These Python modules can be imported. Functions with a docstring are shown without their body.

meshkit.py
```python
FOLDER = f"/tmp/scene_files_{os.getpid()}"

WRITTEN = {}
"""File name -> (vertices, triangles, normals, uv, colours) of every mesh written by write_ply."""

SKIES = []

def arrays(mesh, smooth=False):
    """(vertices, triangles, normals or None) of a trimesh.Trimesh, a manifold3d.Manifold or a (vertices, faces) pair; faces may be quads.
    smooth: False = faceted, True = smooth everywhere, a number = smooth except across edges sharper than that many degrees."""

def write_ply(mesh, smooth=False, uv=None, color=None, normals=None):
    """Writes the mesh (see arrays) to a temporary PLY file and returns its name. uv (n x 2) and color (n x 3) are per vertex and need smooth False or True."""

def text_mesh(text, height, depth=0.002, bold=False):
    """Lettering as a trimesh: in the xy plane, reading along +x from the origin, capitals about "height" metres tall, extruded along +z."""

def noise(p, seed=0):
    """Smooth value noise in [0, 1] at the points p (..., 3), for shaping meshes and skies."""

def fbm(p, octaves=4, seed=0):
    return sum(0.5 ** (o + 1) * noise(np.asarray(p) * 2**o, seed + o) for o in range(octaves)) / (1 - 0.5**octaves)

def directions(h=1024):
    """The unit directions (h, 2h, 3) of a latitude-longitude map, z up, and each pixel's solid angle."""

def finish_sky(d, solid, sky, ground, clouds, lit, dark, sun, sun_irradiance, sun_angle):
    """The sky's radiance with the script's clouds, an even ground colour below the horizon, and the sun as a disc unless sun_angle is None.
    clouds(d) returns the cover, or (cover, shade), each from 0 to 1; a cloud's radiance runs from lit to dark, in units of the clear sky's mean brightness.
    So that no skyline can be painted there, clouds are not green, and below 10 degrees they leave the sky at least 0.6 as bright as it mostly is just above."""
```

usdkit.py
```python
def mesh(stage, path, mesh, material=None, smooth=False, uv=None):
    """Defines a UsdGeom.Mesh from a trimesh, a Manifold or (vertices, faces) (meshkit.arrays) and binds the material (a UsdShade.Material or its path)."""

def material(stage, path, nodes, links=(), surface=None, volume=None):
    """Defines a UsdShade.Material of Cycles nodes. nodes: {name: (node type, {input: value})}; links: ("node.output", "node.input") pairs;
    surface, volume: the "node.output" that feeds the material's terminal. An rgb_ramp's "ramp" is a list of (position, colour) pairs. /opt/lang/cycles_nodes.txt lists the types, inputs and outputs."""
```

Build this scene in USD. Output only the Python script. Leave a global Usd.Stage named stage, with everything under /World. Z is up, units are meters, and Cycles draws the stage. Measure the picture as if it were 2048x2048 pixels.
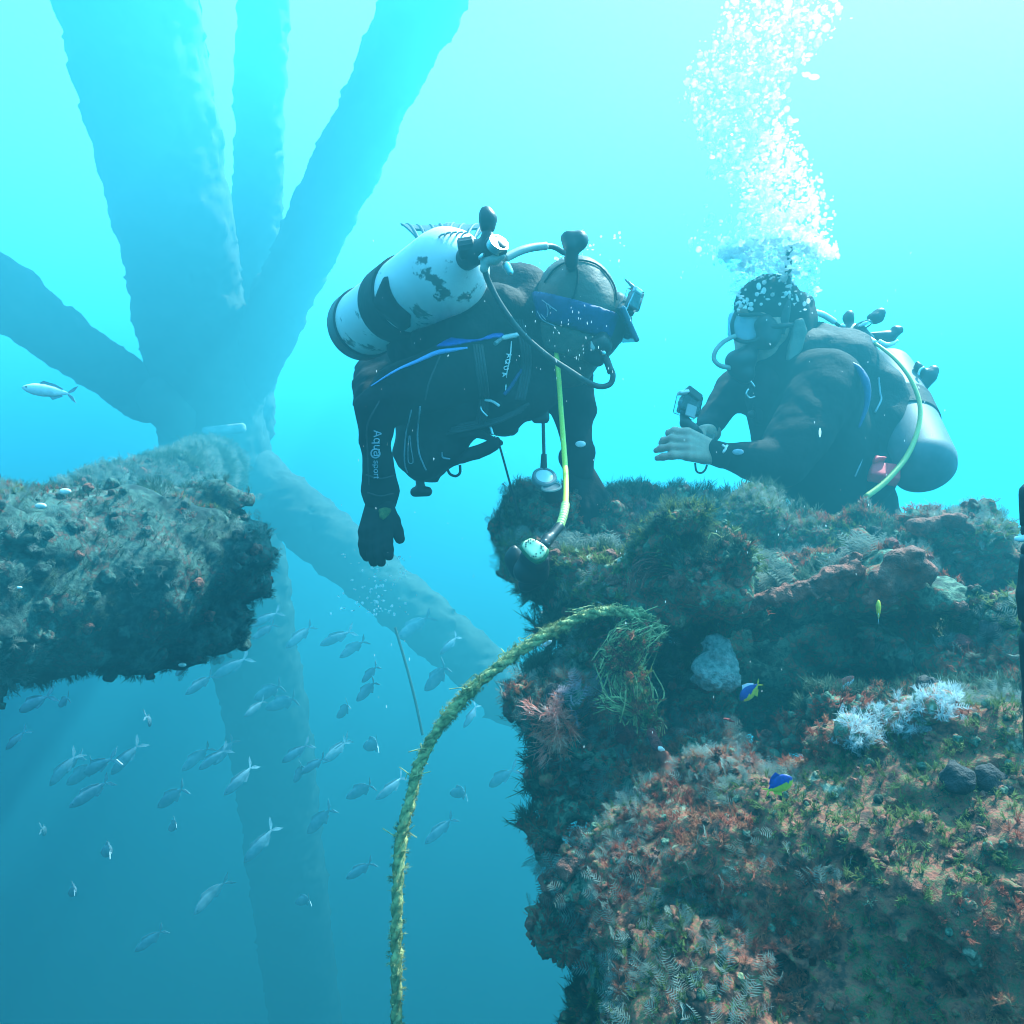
import math, random
import numpy as np, trimesh, usdkit, meshkit
from pxr import Usd, UsdGeom, UsdLux, UsdShade, Gf, Sdf, Vt

# ------------------------------------------------------------------ camera, sky, sun, water haze
stage = Usd.Stage.CreateInMemory()
UsdGeom.SetStageUpAxis(stage, 'Z')
UsdGeom.Xform.Define(stage, '/World')
TAN = 0.637                                   # half width of the view, 65 degrees across
K = TAN / 1024
cam = UsdGeom.Camera.Define(stage, '/World/view_camera')
cam.CreateHorizontalApertureAttr(36.0); cam.CreateVerticalApertureAttr(36.0)
cam.CreateFocalLengthAttr(18 / TAN)
cam.CreateClippingRangeAttr((0.03, 1000))
cam.AddRotateXOp().Set(90.0)                  # level, looking along +y
cam.CreateExposureAttr(2.6)
SUN_AZ, SUN_EL = math.radians(54), math.radians(56)
sun_dir = (math.sin(SUN_AZ) * math.cos(SUN_EL), math.cos(SUN_AZ) * math.cos(SUN_EL), math.sin(SUN_EL))
sky_mat = usdkit.material(stage, '/World/Looks/sky', {
    's': ('sky_texture', {'sky_type': 'single_scattering', 'sun_disc': False, 'sun_elevation': SUN_EL, 'sun_rotation': SUN_AZ}),
    'b': ('background_shader', {'strength': 0.12})}, [('s.color', 'b.color')], surface='b.background')
dome = UsdLux.DomeLight.Define(stage, '/World/sky')
UsdShade.MaterialBindingAPI.Apply(dome.GetPrim()).Bind(sky_mat)
sun = UsdLux.DistantLight.Define(stage, '/World/sun')
sun.CreateNormalizeAttr(True); sun.CreateIntensityAttr(1.25); sun.CreateAngleAttr(0.5)
sun.CreateColorAttr(Gf.Vec3f(1, .96, .9))
sun.AddTransformOp().Set(Gf.Matrix4d().SetLookAt(Gf.Vec3d(*sun_dir), Gf.Vec3d(0, 0, 0), Gf.Vec3d(0, 0, 1)).GetInverse())
TOP, BED = 9.0, -18.0                         # sea surface level and sea bed, the camera is at 0
haze_mat = usdkit.material(stage, '/World/Looks/sea_water', {
    'v': ('principled_volume', {'density': 0.108, 'color': (0.06, 0.56, 0.75), 'absorption_color': (0.0, 0.26, 1.0), 'anisotropy': 0.45})},
    [], volume='v.volume')

# ------------------------------------------------------------------ helpers
rng = np.random.default_rng(7)
def P(u, v, d):
    """The point that the photograph shows at pixel u, v (of 2048) if it is d metres in front of the lens."""
    return np.array([(u - 1024) * K * d, d, (1024 - v) * K * d])
def PX(r, d): return r * K * d
used = {}
def numbered(path):
    n = used.get(path, -1) + 1; used[path] = n
    return path if n == 0 else f'{path}_{n:03d}'
def tag(prim, label=None, cat=None, group=None, kind=None):
    for k, v in (('label', label), ('category', cat), ('group', group), ('kind', kind)):
        if v: prim.SetCustomDataByKey(k, v)
    return prim
BASE = {}
def thing(name, label, cat, loc=(0, 0, 0), group=None):
    p = numbered('/World/' + name)
    x = UsdGeom.Xform.Define(stage, p); x.AddTranslateOp().Set(Gf.Vec3d(*map(float, loc)))
    BASE[p] = np.asarray(loc, float)
    tag(x.GetPrim(), label, cat, group)
    return p
def tri(m):
    return m if isinstance(m, trimesh.Trimesh) else trimesh.Trimesh(*m, process=False)
def obj(name, m, mat, parent=None, smooth=40, label=None, cat=None, group=None, kind=None):
    if isinstance(m, (list,)): m = trimesh.util.concatenate(m)
    m = tri(m)
    p = numbered((parent or '/World') + '/' + name)
    base = np.zeros(3)
    for q, b in BASE.items():
        if parent and (parent == q or parent.startswith(q + '/')): base = b
    g = usdkit.mesh(stage, p, (np.asarray(m.vertices) - base, np.asarray(m.faces)), M[mat], smooth=smooth)
    tag(g.GetPrim(), label, cat, group, kind)
    return p
def smooth_path(pts, n=60):
    """A Catmull-Rom curve through the points, n samples (columns beyond three are carried along)."""
    p = np.asarray(pts, float)
    p = np.vstack([2 * p[0] - p[1], p, 2 * p[-1] - p[-2]])
    out = []
    for t in np.linspace(0, len(p) - 3 - 1e-9, n):
        i = int(t); f = t - i
        a, b, c, d = p[i:i + 4]
        out.append(.5 * ((2 * b) + (c - a) * f + (2 * a - 5 * b + 4 * c - d) * f * f + (3 * b - a - 3 * c + d) * f ** 3))
    return np.array(out)
def tube(path, radius, sides=10, cap=True):
    p = np.asarray(path, float); n = len(p)
    r = np.broadcast_to(radius, (n,))
    t = np.gradient(p, axis=0); t /= np.linalg.norm(t, axis=1, keepdims=True) + 1e-12
    a = np.cross(t[0], [0, 0, 1.] if abs(t[0][2]) < .9 else [1., 0, 0]); a /= np.linalg.norm(a)
    A = []
    for i in range(n):
        a = a - t[i] * (a @ t[i]); a /= np.linalg.norm(a) + 1e-12; A.append(a)
    A = np.array(A); B = np.cross(t, A)
    ang = np.arange(sides) * 2 * np.pi / sides
    v = (p[:, None] + r[:, None, None] * (np.cos(ang)[None, :, None] * A[:, None] + np.sin(ang)[None, :, None] * B[:, None])).reshape(-1, 3)
    i, j = np.meshgrid(np.arange(n - 1), np.arange(sides), indexing='ij')
    q = np.stack([i * sides + j, i * sides + (j + 1) % sides, (i + 1) * sides + (j + 1) % sides, (i + 1) * sides + j], -1).reshape(-1, 4)
    f = [q[:, [0, 1, 2]], q[:, [0, 2, 3]]]
    if cap:
        v = np.vstack([v, p[0], p[-1]]); k = n * sides
        jj = np.arange(sides)
        f += [np.stack([np.full(sides, k), (jj + 1) % sides, jj], 1), np.stack([np.full(sides, k + 1), (n - 1) * sides + jj, (n - 1) * sides + (jj + 1) % sides], 1)]
    return trimesh.Trimesh(v, np.vstack(f), process=False)
def hose(pix, r, n=60, sides=12):
    return tube(smooth_path([P(*q) for q in pix], n), r, sides)
def lathe(profile, a, b, sections=48):
    """Turns (distance along the axis, radius) about the line from a towards b."""
    a, b = np.asarray(a, float), np.asarray(b, float)
    ax = (b - a) / np.linalg.norm(b - a)
    pts = np.array([a + ax * s for s, r in profile]); rr = [max(r, 1e-5) for s, r in profile]
    e1 = np.cross(ax, [0, 0, 1.] if abs(ax[2]) < .9 else [1., 0, 0]); e1 /= np.linalg.norm(e1); e2 = np.cross(ax, e1)
    ang = np.arange(sections) * 2 * np.pi / sections
    v = (pts[:, None] + np.array(rr)[:, None, None] * (np.cos(ang)[None, :, None] * e1 + np.sin(ang)[None, :, None] * e2)).reshape(-1, 3)
    n, s = len(pts), sections
    i, j = np.meshgrid(np.arange(n - 1), np.arange(s), indexing='ij')
    q = np.stack([i * s + j, i * s + (j + 1) % s, (i + 1) * s + (j + 1) % s, (i + 1) * s + j], -1).reshape(-1, 4)
    return trimesh.Trimesh(v, np.vstack([q[:, [0, 1, 2]], q[:, [0, 2, 3]]]), process=False)
def rbox(ext, r, frame):
    """A rounded box; frame is a 4 x 4."""
    e = np.asarray(ext, float) / 2 - r
    s = trimesh.creation.icosphere(2, r)
    pts = np.vstack([s.vertices + e * np.array(c) for c in np.ndindex(2, 2, 2) for c in [2 * np.array(c) - 1]])
    m = trimesh.convex.convex_hull(pts)
    m.apply_transform(frame)
    return m
def frame(o, x, n):
    """4 x 4: x axis along x, z axis along n."""
    x = np.asarray(x, float); n = np.asarray(n, float)
    n = n / np.linalg.norm(n); x = x - n * (x @ n); x /= np.linalg.norm(x)
    T = np.eye(4); T[:3, 0], T[:3, 1], T[:3, 2], T[:3, 3] = x, np.cross(n, x), n, o
    return T
def ball(c, r, sub=2, scale=(1, 1, 1)):
    s = trimesh.creation.icosphere(sub, 1.0); s.apply_scale(np.asarray(scale, float) * r); s.apply_translation(c)
    return s
def text(t, h, o, x, n, bold=True, depth=.002):
    m = meshkit.text_mesh(t, h, depth, bold=bold); m.apply_transform(frame(o, x, n))
    return m

# ---- signed distance shapes, turned into meshes by surface nets
def cone(a, b, ra, rb):
    a, b = np.asarray(a, float), np.asarray(b, float); ba = b - a; L = ba @ ba + 1e-12
    def f(p):
        q = p - a; h = np.clip(q @ ba / L, 0, 1)
        q = q - h[:, None] * ba
        return np.sqrt((q * q).sum(1)) - (ra + (rb - ra) * h)
    f.box = np.minimum(a - ra, b - rb), np.maximum(a + ra, b + rb)
    return f
def chain(*pts, scale=1.0):
    """Round cones along (u, v, d, radius in pixels)."""
    if len(pts) == 1: pts = (pts[0], pts[0])
    return [cone(P(*a[:3]), P(*b[:3]), PX(a[3], a[2]) * scale, PX(b[3], b[2]) * scale) for a, b in zip(pts, pts[1:])]
def limb(*pts):
    """Round cones along ((x, y, z), radius in metres)."""
    return [cone(a[0], b[0], a[1], b[1]) for a, b in zip(pts, pts[1:])]
def slab(poly, d, half, rnd):
    """A rounded plate with the outline poly (pixels, at distance d), half metres thick either way."""
    V = np.array([P(u, v, d)[[0, 2]] for u, v in poly])
    W = np.roll(V, -1, 0)
    def f(p):
        q = p[:, [0, 2]]
        best = np.full(len(q), 1e9); ins = np.zeros(len(q), bool)
        for a, b in zip(V, W):
            e = b - a; w = q - a
            h = np.clip(w @ e / (e @ e), 0, 1)
            dd = w - h[:, None] * e
            best = np.minimum(best, (dd * dd).sum(1))
            c = (a[1] > q[:, 1]) != (b[1] > q[:, 1])
            ins ^= c & (q[:, 0] < (b[0] - a[0]) * (q[:, 1] - a[1]) / (b[1] - a[1] + 1e-12) + a[0])
        d2 = np.where(ins, -1, 1) * np.sqrt(best) + rnd
        dz = np.abs(p[:, 1] - d) - half + rnd
        return np.minimum(np.maximum(d2, dz), 0) + np.sqrt(np.maximum(d2, 0) ** 2 + np.maximum(dz, 0) ** 2) - rnd
    f.box = np.array([V[:, 0].min(), d - half, V[:, 1].min()]), np.array([V[:, 0].max(), d + half, V[:, 1].max()])
    return f
def union(prims, k):
    """Smooth union; each primitive is only worked out near its own box."""
    boxes = [f.box for f in prims]
    def f(p):
        out = np.full(len(p), 9.0)
        lo, hi = p.min(0), p.max(0)
        for g, (a, b) in zip(prims, boxes):
            gap = np.maximum(np.maximum(a - hi, lo - b), 0)
            if (gap * gap).sum() > .09: continue
            d = g(p)
            if k > 0:
                h = np.clip(.5 + .5 * (out - d) / k, 0, 1)
                out = np.where(out - d < -k, out, np.where(out - d > k, d, out * (1 - h) + d * h - k * h * (1 - h)))
            else: out = np.minimum(out, d)
        return out
    f.box = np.min([b[0] for b in boxes], 0), np.max([b[1] for b in boxes], 0)
    return f
def nets(f, h, pad=.03, box=None, B=8, slack=0.0):
    lo, hi = box if box is not None else f.box
    lo = np.asarray(lo, float) - pad; hi = np.asarray(hi, float) + pad
    nb = np.ceil((hi - lo) / (h * B)).astype(int)
    F = np.ones(nb * B, np.float32)
    bc = np.stack(np.meshgrid(*[np.arange(k) for k in nb], indexing='ij'), -1).reshape(-1, 3)
    near = []
    order = np.arange(len(bc))
    off = np.stack(np.meshgrid(*[np.arange(B)] * 3, indexing='ij'), -1).reshape(-1, 3)
    cen = lo + (bc + .5) * (B * h)
    S = 6                                     # neighbouring blocks are worked out together, so that far primitives drop out
    key = (bc // S) @ np.array([nb[1] * nb[2], nb[2], 1])
    half = B * h * .87 + slack
    for g in np.unique(key):
        idx = np.nonzero(key == g)[0]
        d = f(cen[idx])
        act = idx[np.abs(d) < half]
        for i, dd in zip(idx, d):
            if abs(dd) >= half and dd < 0:
                a = bc[i] * B; F[a[0]:a[0] + B, a[1]:a[1] + B, a[2]:a[2] + B] = -1
        for s in range(0, len(act), 48):
            ch = act[s:s + 48]
            pts = lo + (bc[ch][:, None] * B + off[None]).reshape(-1, 3) * h
            val = f(pts).reshape(len(ch), B, B, B)
            for i, vv in zip(ch, val):
                a = bc[i] * B; F[a[0]:a[0] + B, a[1]:a[1] + B, a[2]:a[2] + B] = vv
    N = F < 0
    c = [N[i:N.shape[0] - 1 + i, j:N.shape[1] - 1 + j, k:N.shape[2] - 1 + k] for i, j, k in np.ndindex(2, 2, 2)]
    s = sum(x.astype(np.int8) for x in c)
    cells = np.argwhere((s > 0) & (s < 8))
    ids = np.full(s.shape, -1, np.int32); ids[tuple(cells.T)] = np.arange(len(cells))
    acc = np.zeros((len(cells), 3)); cnt = np.zeros(len(cells))
    for ax in range(3):
        for o in np.ndindex(2, 2):
            a = np.zeros(3, int); a[[x for x in range(3) if x != ax]] = o
            b = a.copy(); b[ax] = 1
            va, vb = F[tuple((cells + a).T)], F[tuple((cells + b).T)]
            m = (va < 0) != (vb < 0)
            t = np.where(m, va / np.where(m, va - vb, 1), 0)
            pt = a + t[:, None] * (b - a)
            acc[m] += pt[m]; cnt[m] += 1
    verts = lo + (cells + acc / np.maximum(cnt, 1)[:, None]) * h
    faces = []
    for ax in range(3):
        o1, o2 = [x for x in range(3) if x != ax]
        sl0 = [slice(1, -1)] * 3; sl0[ax] = slice(0, -1); sl1 = list(sl0); sl1[ax] = slice(1, None)
        A, Bn = N[tuple(sl0)], N[tuple(sl1)]
        e = np.argwhere(A != Bn)
        flip = A[tuple(e.T)]
        e = e + 1; e[:, ax] -= 1
        def cid(d1, d2):
            q = e.copy(); q[:, o1] += d1; q[:, o2] += d2
            return ids[tuple(q.T)]
        q = np.stack([cid(-1, -1), cid(0, -1), cid(0, 0), cid(-1, 0)], 1)
        if ax == 1: flip = ~flip
        q[~flip] = q[~flip][:, ::-1]
        faces.append(q)
    q = np.vstack(faces); q = q[(q >= 0).all(1)]
    return trimesh.Trimesh(verts, np.vstack([q[:, [0, 1, 2]], q[:, [0, 2, 3]]]), process=False)
def rough(f, terms, lat=0):
    """Pushes a distance shape in and out with fractal noise: terms are (frequency, amplitude, octaves, seed)."""
    amp = sum(t[1] for t in terms)
    def g(p):
        d = f(p)
        m = np.abs(d) < amp * 1.5 + .05
        if m.any():
            q = p[m]
            d = d.copy()
            for fr, a, oc, sd in terms: d[m] -= a * (2 * meshkit.fbm(q * fr, oc, sd) - 1)
        return d
    g.box = f.box
    return g

def on_surface(f, p):
    """Moves points along their view rays until they meet the shape f."""
    p = np.asarray(p, float); one = p.ndim == 1; p = np.atleast_2d(p)
    L = np.linalg.norm(p, axis=1, keepdims=True); dirn = p / L
    q = dirn * (L - .3); go = np.arange(len(p))
    for _ in range(40):
        st = np.clip(f(q[go]), -.02, .12); q[go] += dirn[go] * st[:, None] * .9
        go = go[np.abs(st) > 4e-4]
        if not len(go): break
    return q[0] if one else q
def main_pieces(m, least=600):
    """Leaves out crumbs that hang free of the rest."""
    lab = trimesh.graph.connected_component_labels(m.face_adjacency, node_count=len(m.faces))
    n = np.bincount(lab); f_ = m.faces[n[lab] > least]
    u_, i_ = np.unique(f_, return_inverse=True)
    return trimesh.Trimesh(m.vertices[u_], i_.reshape(-1, 3), process=False)

# ------------------------------------------------------------------ materials
M = {'haze': haze_mat}
def mat(name, c, r=.6, c2=None, scale=20, lo=.4, hi=.6, bump=0, bscale=60, metal=0, extra=None, spec=.5):
    nodes = {'g': ('geometry', {}), 'p': ('principled_bsdf', {'base_color': c, 'roughness': r, 'metallic': metal, 'specular_ior_level': spec, **(extra or {})})}
    links = []
    if c2 is not None:
        nodes['n'] = ('noise_texture', {'scale': scale, 'detail': 4.0, 'roughness': .6})
        nodes['r'] = ('rgb_ramp', {'ramp': [(lo, c), (hi, c2)]})
        links += [('g.position', 'n.vector'), ('n.fac', 'r.fac'), ('r.color', 'p.base_color')]
    if bump:
        nodes['bn'] = ('noise_texture', {'scale': bscale, 'detail': 3.0, 'roughness': .6})
        nodes['b'] = ('bump', {'strength': bump, 'distance': .01})
        links += [('g.position', 'bn.vector'), ('bn.fac', 'b.height'), ('b.normal', 'p.normal')]
    M[name] = usdkit.material(stage, '/World/Looks/' + name, nodes, links, surface='p.BSDF')
mat('seabed', (.10, .10, .08), .9)
mat('neoprene', (.007, .008, .009), .85, (.013, .014, .016), 30, .35, .7, bump=.25, bscale=55, spec=.15)
mat('vest_cloth', (.008, .009, .01), .75, (.015, .016, .018), 50, bump=.3, bscale=90, spec=.2)
mat('hood_olive', (.03, .031, .022), .6, (.055, .052, .034), 18, .35, .7, bump=.2, bscale=70)
mat('hood_grey', (.09, .1, .085), .6, (.12, .125, .1), 20, bump=.15)
mat('blue_cloth', (.006, .024, .12), .6, (.008, .03, .15), 30, bump=.2)
mat('blue_panel', (.012, .07, .42), .5)
mat('pale_blue_cloth', (.16, .32, .7), .5)
mat('harness', (.03, .034, .038), .7)
mat('rubber', (.012, .012, .013), .45)
mat('rubber_hose', (.022, .024, .026), .5, (.04, .045, .045), 60)
mat('pale_hose', (.3, .33, .3), .5)
mat('tank_paint', (.68, .69, .68), .42, (.10, .11, .10), 15, .585, .62, bump=.05)
mat('grey_tank', (.1, .115, .13), .6, (.075, .09, .1), 12)
mat('pale_yellow_hose', (.45, .46, .14), .5)
mat('fish_pale', (.75, .78, .78), .35, (.55, .6, .62), 25)
mat('yellow_hose', (.62, .62, .06), .45)
mat('yellow_sleeve', (.75, .72, .22), .45)
mat('yellow_face', (.86, .86, .5), .4)
mat('green_rim', (.05, .16, .06), .45)
mat('steel', (.62, .63, .64), .25, metal=1.0)
mat('white_print', (.75, .76, .76), .5)
mat('grey_print', (.26, .33, .4), .6)
mat('white_plastic', (.8, .8, .78), .35)
mat('gauge_face', (.82, .84, .84), .3)
mat('grey_plastic', (.22, .24, .25), .4)
mat('red_cloth', (.95, .025, .05), .6)
mat('sponge_dark', (.02, .02, .022), .9, (.05, .035, .03), 60, .45, .7, bump=.7, bscale=120)
mat('skin', (.42, .28, .21), .5, (.36, .22, .16), 25, bump=.08, bscale=120, extra={'subsurface_weight': .1})
mat('glass_dark', (.05, .09, .14), .12, extra={'coat_weight': .6})
mat('fin_rubber', (.015, .022, .04), .6)
mat('fish_silver', (.33, .37, .4), .3, (.2, .24, .28), 14, metal=.35)
mat('fish_blue', (.01, .025, .2), .45, (.015, .04, .3), 300)
mat('fish_yellow', (.5, .43, .03), .45, (.62, .52, .05), 300)
mat('fish_red', (.45, .07, .05), .45)
mat('fish_dark_red', (.28, .04, .04), .5)
mat('fish_edge', (.65, .7, .8), .4)
mat('eye', (.01, .01, .01), .15)
mat('sponge_brown', (.34, .095, .06), .9, (.1, .04, .03), 45, .38, .62, bump=1.0, bscale=170)
mat('sponge_red', (.26, .025, .02), .85, (.12, .015, .018), 50, bump=.9, bscale=170)
mat('crust_white', (.32, .39, .37), .9, (.11, .17, .16), 90, .35, .65, bump=.8, bscale=150)
mat('shell_white', (.8, .79, .74), .4, (.6, .55, .5), 60)
mat('rope_fibre', (.44, .43, .18), .85, (.11, .14, .05), 40, .35, .65, bump=.4, bscale=150)
mat('rope_fray', (.5, .47, .2), .85, (.16, .15, .07), 70, .45, .65)
mat('anode', (.3, .34, .34), .8, (.12, .15, .15), 6, .4, .7)
def growth_mat(name, stops, scale, seed=0.0, bump=.6, bscale=70, leaf=False):
    nodes = {'g': ('geometry', {}), 'mp': ('mapping', {'location': (seed, seed * 1.7, -seed)}),
             'n': ('noise_texture', {'scale': scale, 'detail': 6.0, 'roughness': .68}),
             'n2': ('noise_texture', {'scale': scale * 9, 'detail': 3.0, 'roughness': .6}),
             'm': ('math', {'math_type': 'multiply_add', 'value2': .6}), 'c': ('math', {'math_type': 'subtract', 'value2': .3}),
             'r': ('rgb_ramp', {'ramp': stops}),
             'p': ('principled_bsdf', {'roughness': .85, 'specular_ior_level': .25})}
    links = [('g.position', 'mp.vector'), ('mp.vector', 'n.vector'), ('mp.vector', 'n2.vector'), ('n2.fac', 'm.value1'), ('n.fac', 'm.value3'),
             ('m.value', 'c.value1'), ('c.value', 'r.fac'), ('r.color', 'p.base_color')]
    surf = 'p.BSDF'
    if bump:
        nodes['bn'] = ('noise_texture', {'scale': bscale, 'detail': 5.0, 'roughness': .7}); nodes['b'] = ('bump', {'strength': bump, 'distance': .012})
        links += [('mp.vector', 'bn.vector'), ('bn.fac', 'b.height'), ('b.normal', 'p.normal')]
    if leaf:
        nodes['t'] = ('translucent_bsdf', {}); nodes['x'] = ('mix_closure', {'fac': .4})
        links += [('r.color', 't.color'), ('p.BSDF', 'x.closure1'), ('t.BSDF', 'x.closure2')]; surf = 'x.closure'
    M[name] = usdkit.material(stage, '/World/Looks/' + name, nodes, links, surface=surf)
growth_mat('reef_crust', [(.3, (.01, .022, .016)), (.39, (.035, .07, .045)), (.45, (.12, .19, .13)), (.5, (.06, .1, .06)), (.54, (.22, .08, .05)), (.58, (.36, .1, .06)), (.61, (.08, .12, .07)), (.66, (.2, .2, .1)), (.73, (.36, .42, .36))], 7.5)
growth_mat('red_crust', [(.3, (.03, .02, .012)), (.4, (.1, .04, .028)), (.47, (.27, .075, .045)), (.53, (.1, .1, .045)), (.58, (.29, .08, .05)), (.64, (.1, .09, .05)), (.74, (.28, .28, .2))], 9, 5.0)
growth_mat('beam_crust', [(.3, (.008, .02, .02)), (.42, (.022, .05, .045)), (.5, (.06, .12, .1)), (.55, (.03, .05, .04)), (.59, (.12, .05, .04)), (.63, (.05, .09, .07)), (.74, (.17, .26, .23))], 4.5, 3.0)
growth_mat('far_crust', [(.3, (.03, .04, .035)), (.6, (.07, .08, .06))], 1.2, 1.0, bump=0)
growth_mat('hydroid_pale', [(.3, (.1, .14, .12)), (.5, (.2, .25, .22)), (.7, (.32, .36, .32))], 4, 2.0, bump=0, leaf=True)
growth_mat('hydroid_dark', [(.3, (.018, .04, .03)), (.5, (.05, .095, .065)), (.7, (.12, .18, .13))], 5, 4.0, bump=0, leaf=True)
growth_mat('turf_red', [(.3, (.14, .03, .025)), (.5, (.38, .09, .055)), (.7, (.4, .18, .09))], 6, 6.0, bump=0, leaf=True)
growth_mat('turf_green', [(.3, (.04, .07, .02)), (.5, (.13, .17, .05)), (.7, (.26, .28, .1))], 6, 8.0, bump=0, leaf=True)
growth_mat('coral_pink', [(.3, (.9, .1, .07)), (.5, (.92, .25, .16)), (.7, (.9, .6, .45))], 22, 1.5, bump=0, leaf=True)
growth_mat('coral_tip', [(.3, (.97, .2, .16)), (.5, (.97, .34, .26)), (.7, (.95, .7, .6))], 20, 2.5, bump=0, leaf=True)
growth_mat('plume_white', [(.3, (.3, .4, .44)), (.5, (.45, .55, .58)), (.7, (.62, .7, .72))], 20, 2.5, bump=0, leaf=True)
growth_mat('plume_lilac', [(.3, (.24, .2, .25)), (.6, (.42, .34, .4))], 20, 2.5, bump=0, leaf=True)
M['air'] = usdkit.material(stage, '/World/Looks/air', {
    'd': ('diffuse_bsdf', {'color': (.98, .98, .98)}), 't': ('translucent_bsdf', {'color': (.98, .98, .98)}), 'gl': ('glossy_bsdf', {'color': (.95, .95, .95), 'roughness': .08}),
    'tr': ('transparent_bsdf', {'color': (1, 1, 1)}), 'm1': ('mix_closure', {'fac': .7}), 'm2': ('mix_closure', {'fac': .15}), 'm3': ('mix_closure', {'fac': .45})},
    [('d.BSDF', 'm1.closure1'), ('t.BSDF', 'm1.closure2'), ('m1.closure', 'm2.closure1'), ('gl.BSDF', 'm2.closure2'), ('m2.closure', 'm3.closure1'), ('tr.BSDF', 'm3.closure2')], surface='m3.closure')
M['mask_glass'] = usdkit.material(stage, '/World/Looks/mask_glass', {
    'd': ('principled_bsdf', {'base_color': (.35, .5, .6), 'roughness': .12}), 't': ('transparent_bsdf', {'color': (.8, .92, .95)}), 'm': ('mix_closure', {'fac': .62})},
    [('d.BSDF', 'm.closure1'), ('t.BSDF', 'm.closure2')], surface='m.closure')
M['clear_case'] = usdkit.material(stage, '/World/Looks/clear_case', {
    'fr': ('fresnel', {'IOR': 1.4}), 't': ('transparent_bsdf', {'color': (.8, .9, .92)}), 'gl': ('glossy_bsdf', {'color': (.9, .95, .95), 'roughness': .05}), 'm': ('mix_closure', {})},
    [('fr.fac', 'm.fac'), ('t.BSDF', 'm.closure1'), ('gl.BSDF', 'm.closure2')], surface='m.closure')

# ------------------------------------------------------------------ sea bed and the water itself
b = trimesh.creation.box((260, 260, .3)); b.apply_translation((0, 40, BED - .15))
obj('seabed', b, 'seabed', smooth=False, kind='structure')
b = trimesh.creation.box((264, 264, TOP - BED + 1.5)); b.apply_translation((0, 40, (TOP + BED - 1.5) / 2))
obj('haze', b, 'haze', smooth=False, kind='stuff')

#BODY
# ------------------------------------------------------------------ the platform's steel jacket, far off in the haze
jk = thing('platform_jacket', 'huge hazy blue steel platform leg with diagonal braces behind the encrusted beam', 'platform leg', P(540, 1500, 14))
far = [(1.6, .04, 2, 1), (4.5, .06, 2, 2), (11, .07, 2, 3)]
def member(name, pts, seed, extra=()):
    pts = [(u, v, d * 1.1, r_) for u, v, d, r_ in pts]
    f = rough(union(chain(*pts) + list(extra), .15), [(a, b, c, d + seed) for a, b, c, d in far])
    obj(name, nets(f, .07, pad=.3, slack=.25), 'far_crust', jk, smooth=True)
member('leg', [(215, -180, 8.4, 145), (345, 420, 10, 112), (440, 930, 12, 98), (545, 1500, 14, 78), (625, 2150, 17, 66)], 0)
member('brace', [(-260, 400, 7.5, 78), (300, 800, 11.2, 50)], 10)
member('brace', [(1010, -330, 7.4, 82), (690, 330, 9.5, 62), (470, 800, 11.6, 54)], 20)
member('brace', [(480, 930, 12, 62), (1020, 1385, 11, 54), (1350, 1640, 10.5, 54)], 30)
member('brace', [(540, -420, 9.2, 50), (500, 860, 12.6, 46)], 40)
f = rough(union(chain((318, 790, 11.6, 40), (350, 830, 11.6, 46)), .1), [(2.5, .2, 3, 61)])
obj('joint_growth', nets(f, .07, pad=.25, slack=.25), 'far_crust', jk, smooth=True)
obj('anode', rbox((.6, .14, .12), .055, frame(P(448, 860, 11.0), (1, 0, .12), (0, -1, .2))), 'anode', jk)

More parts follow.
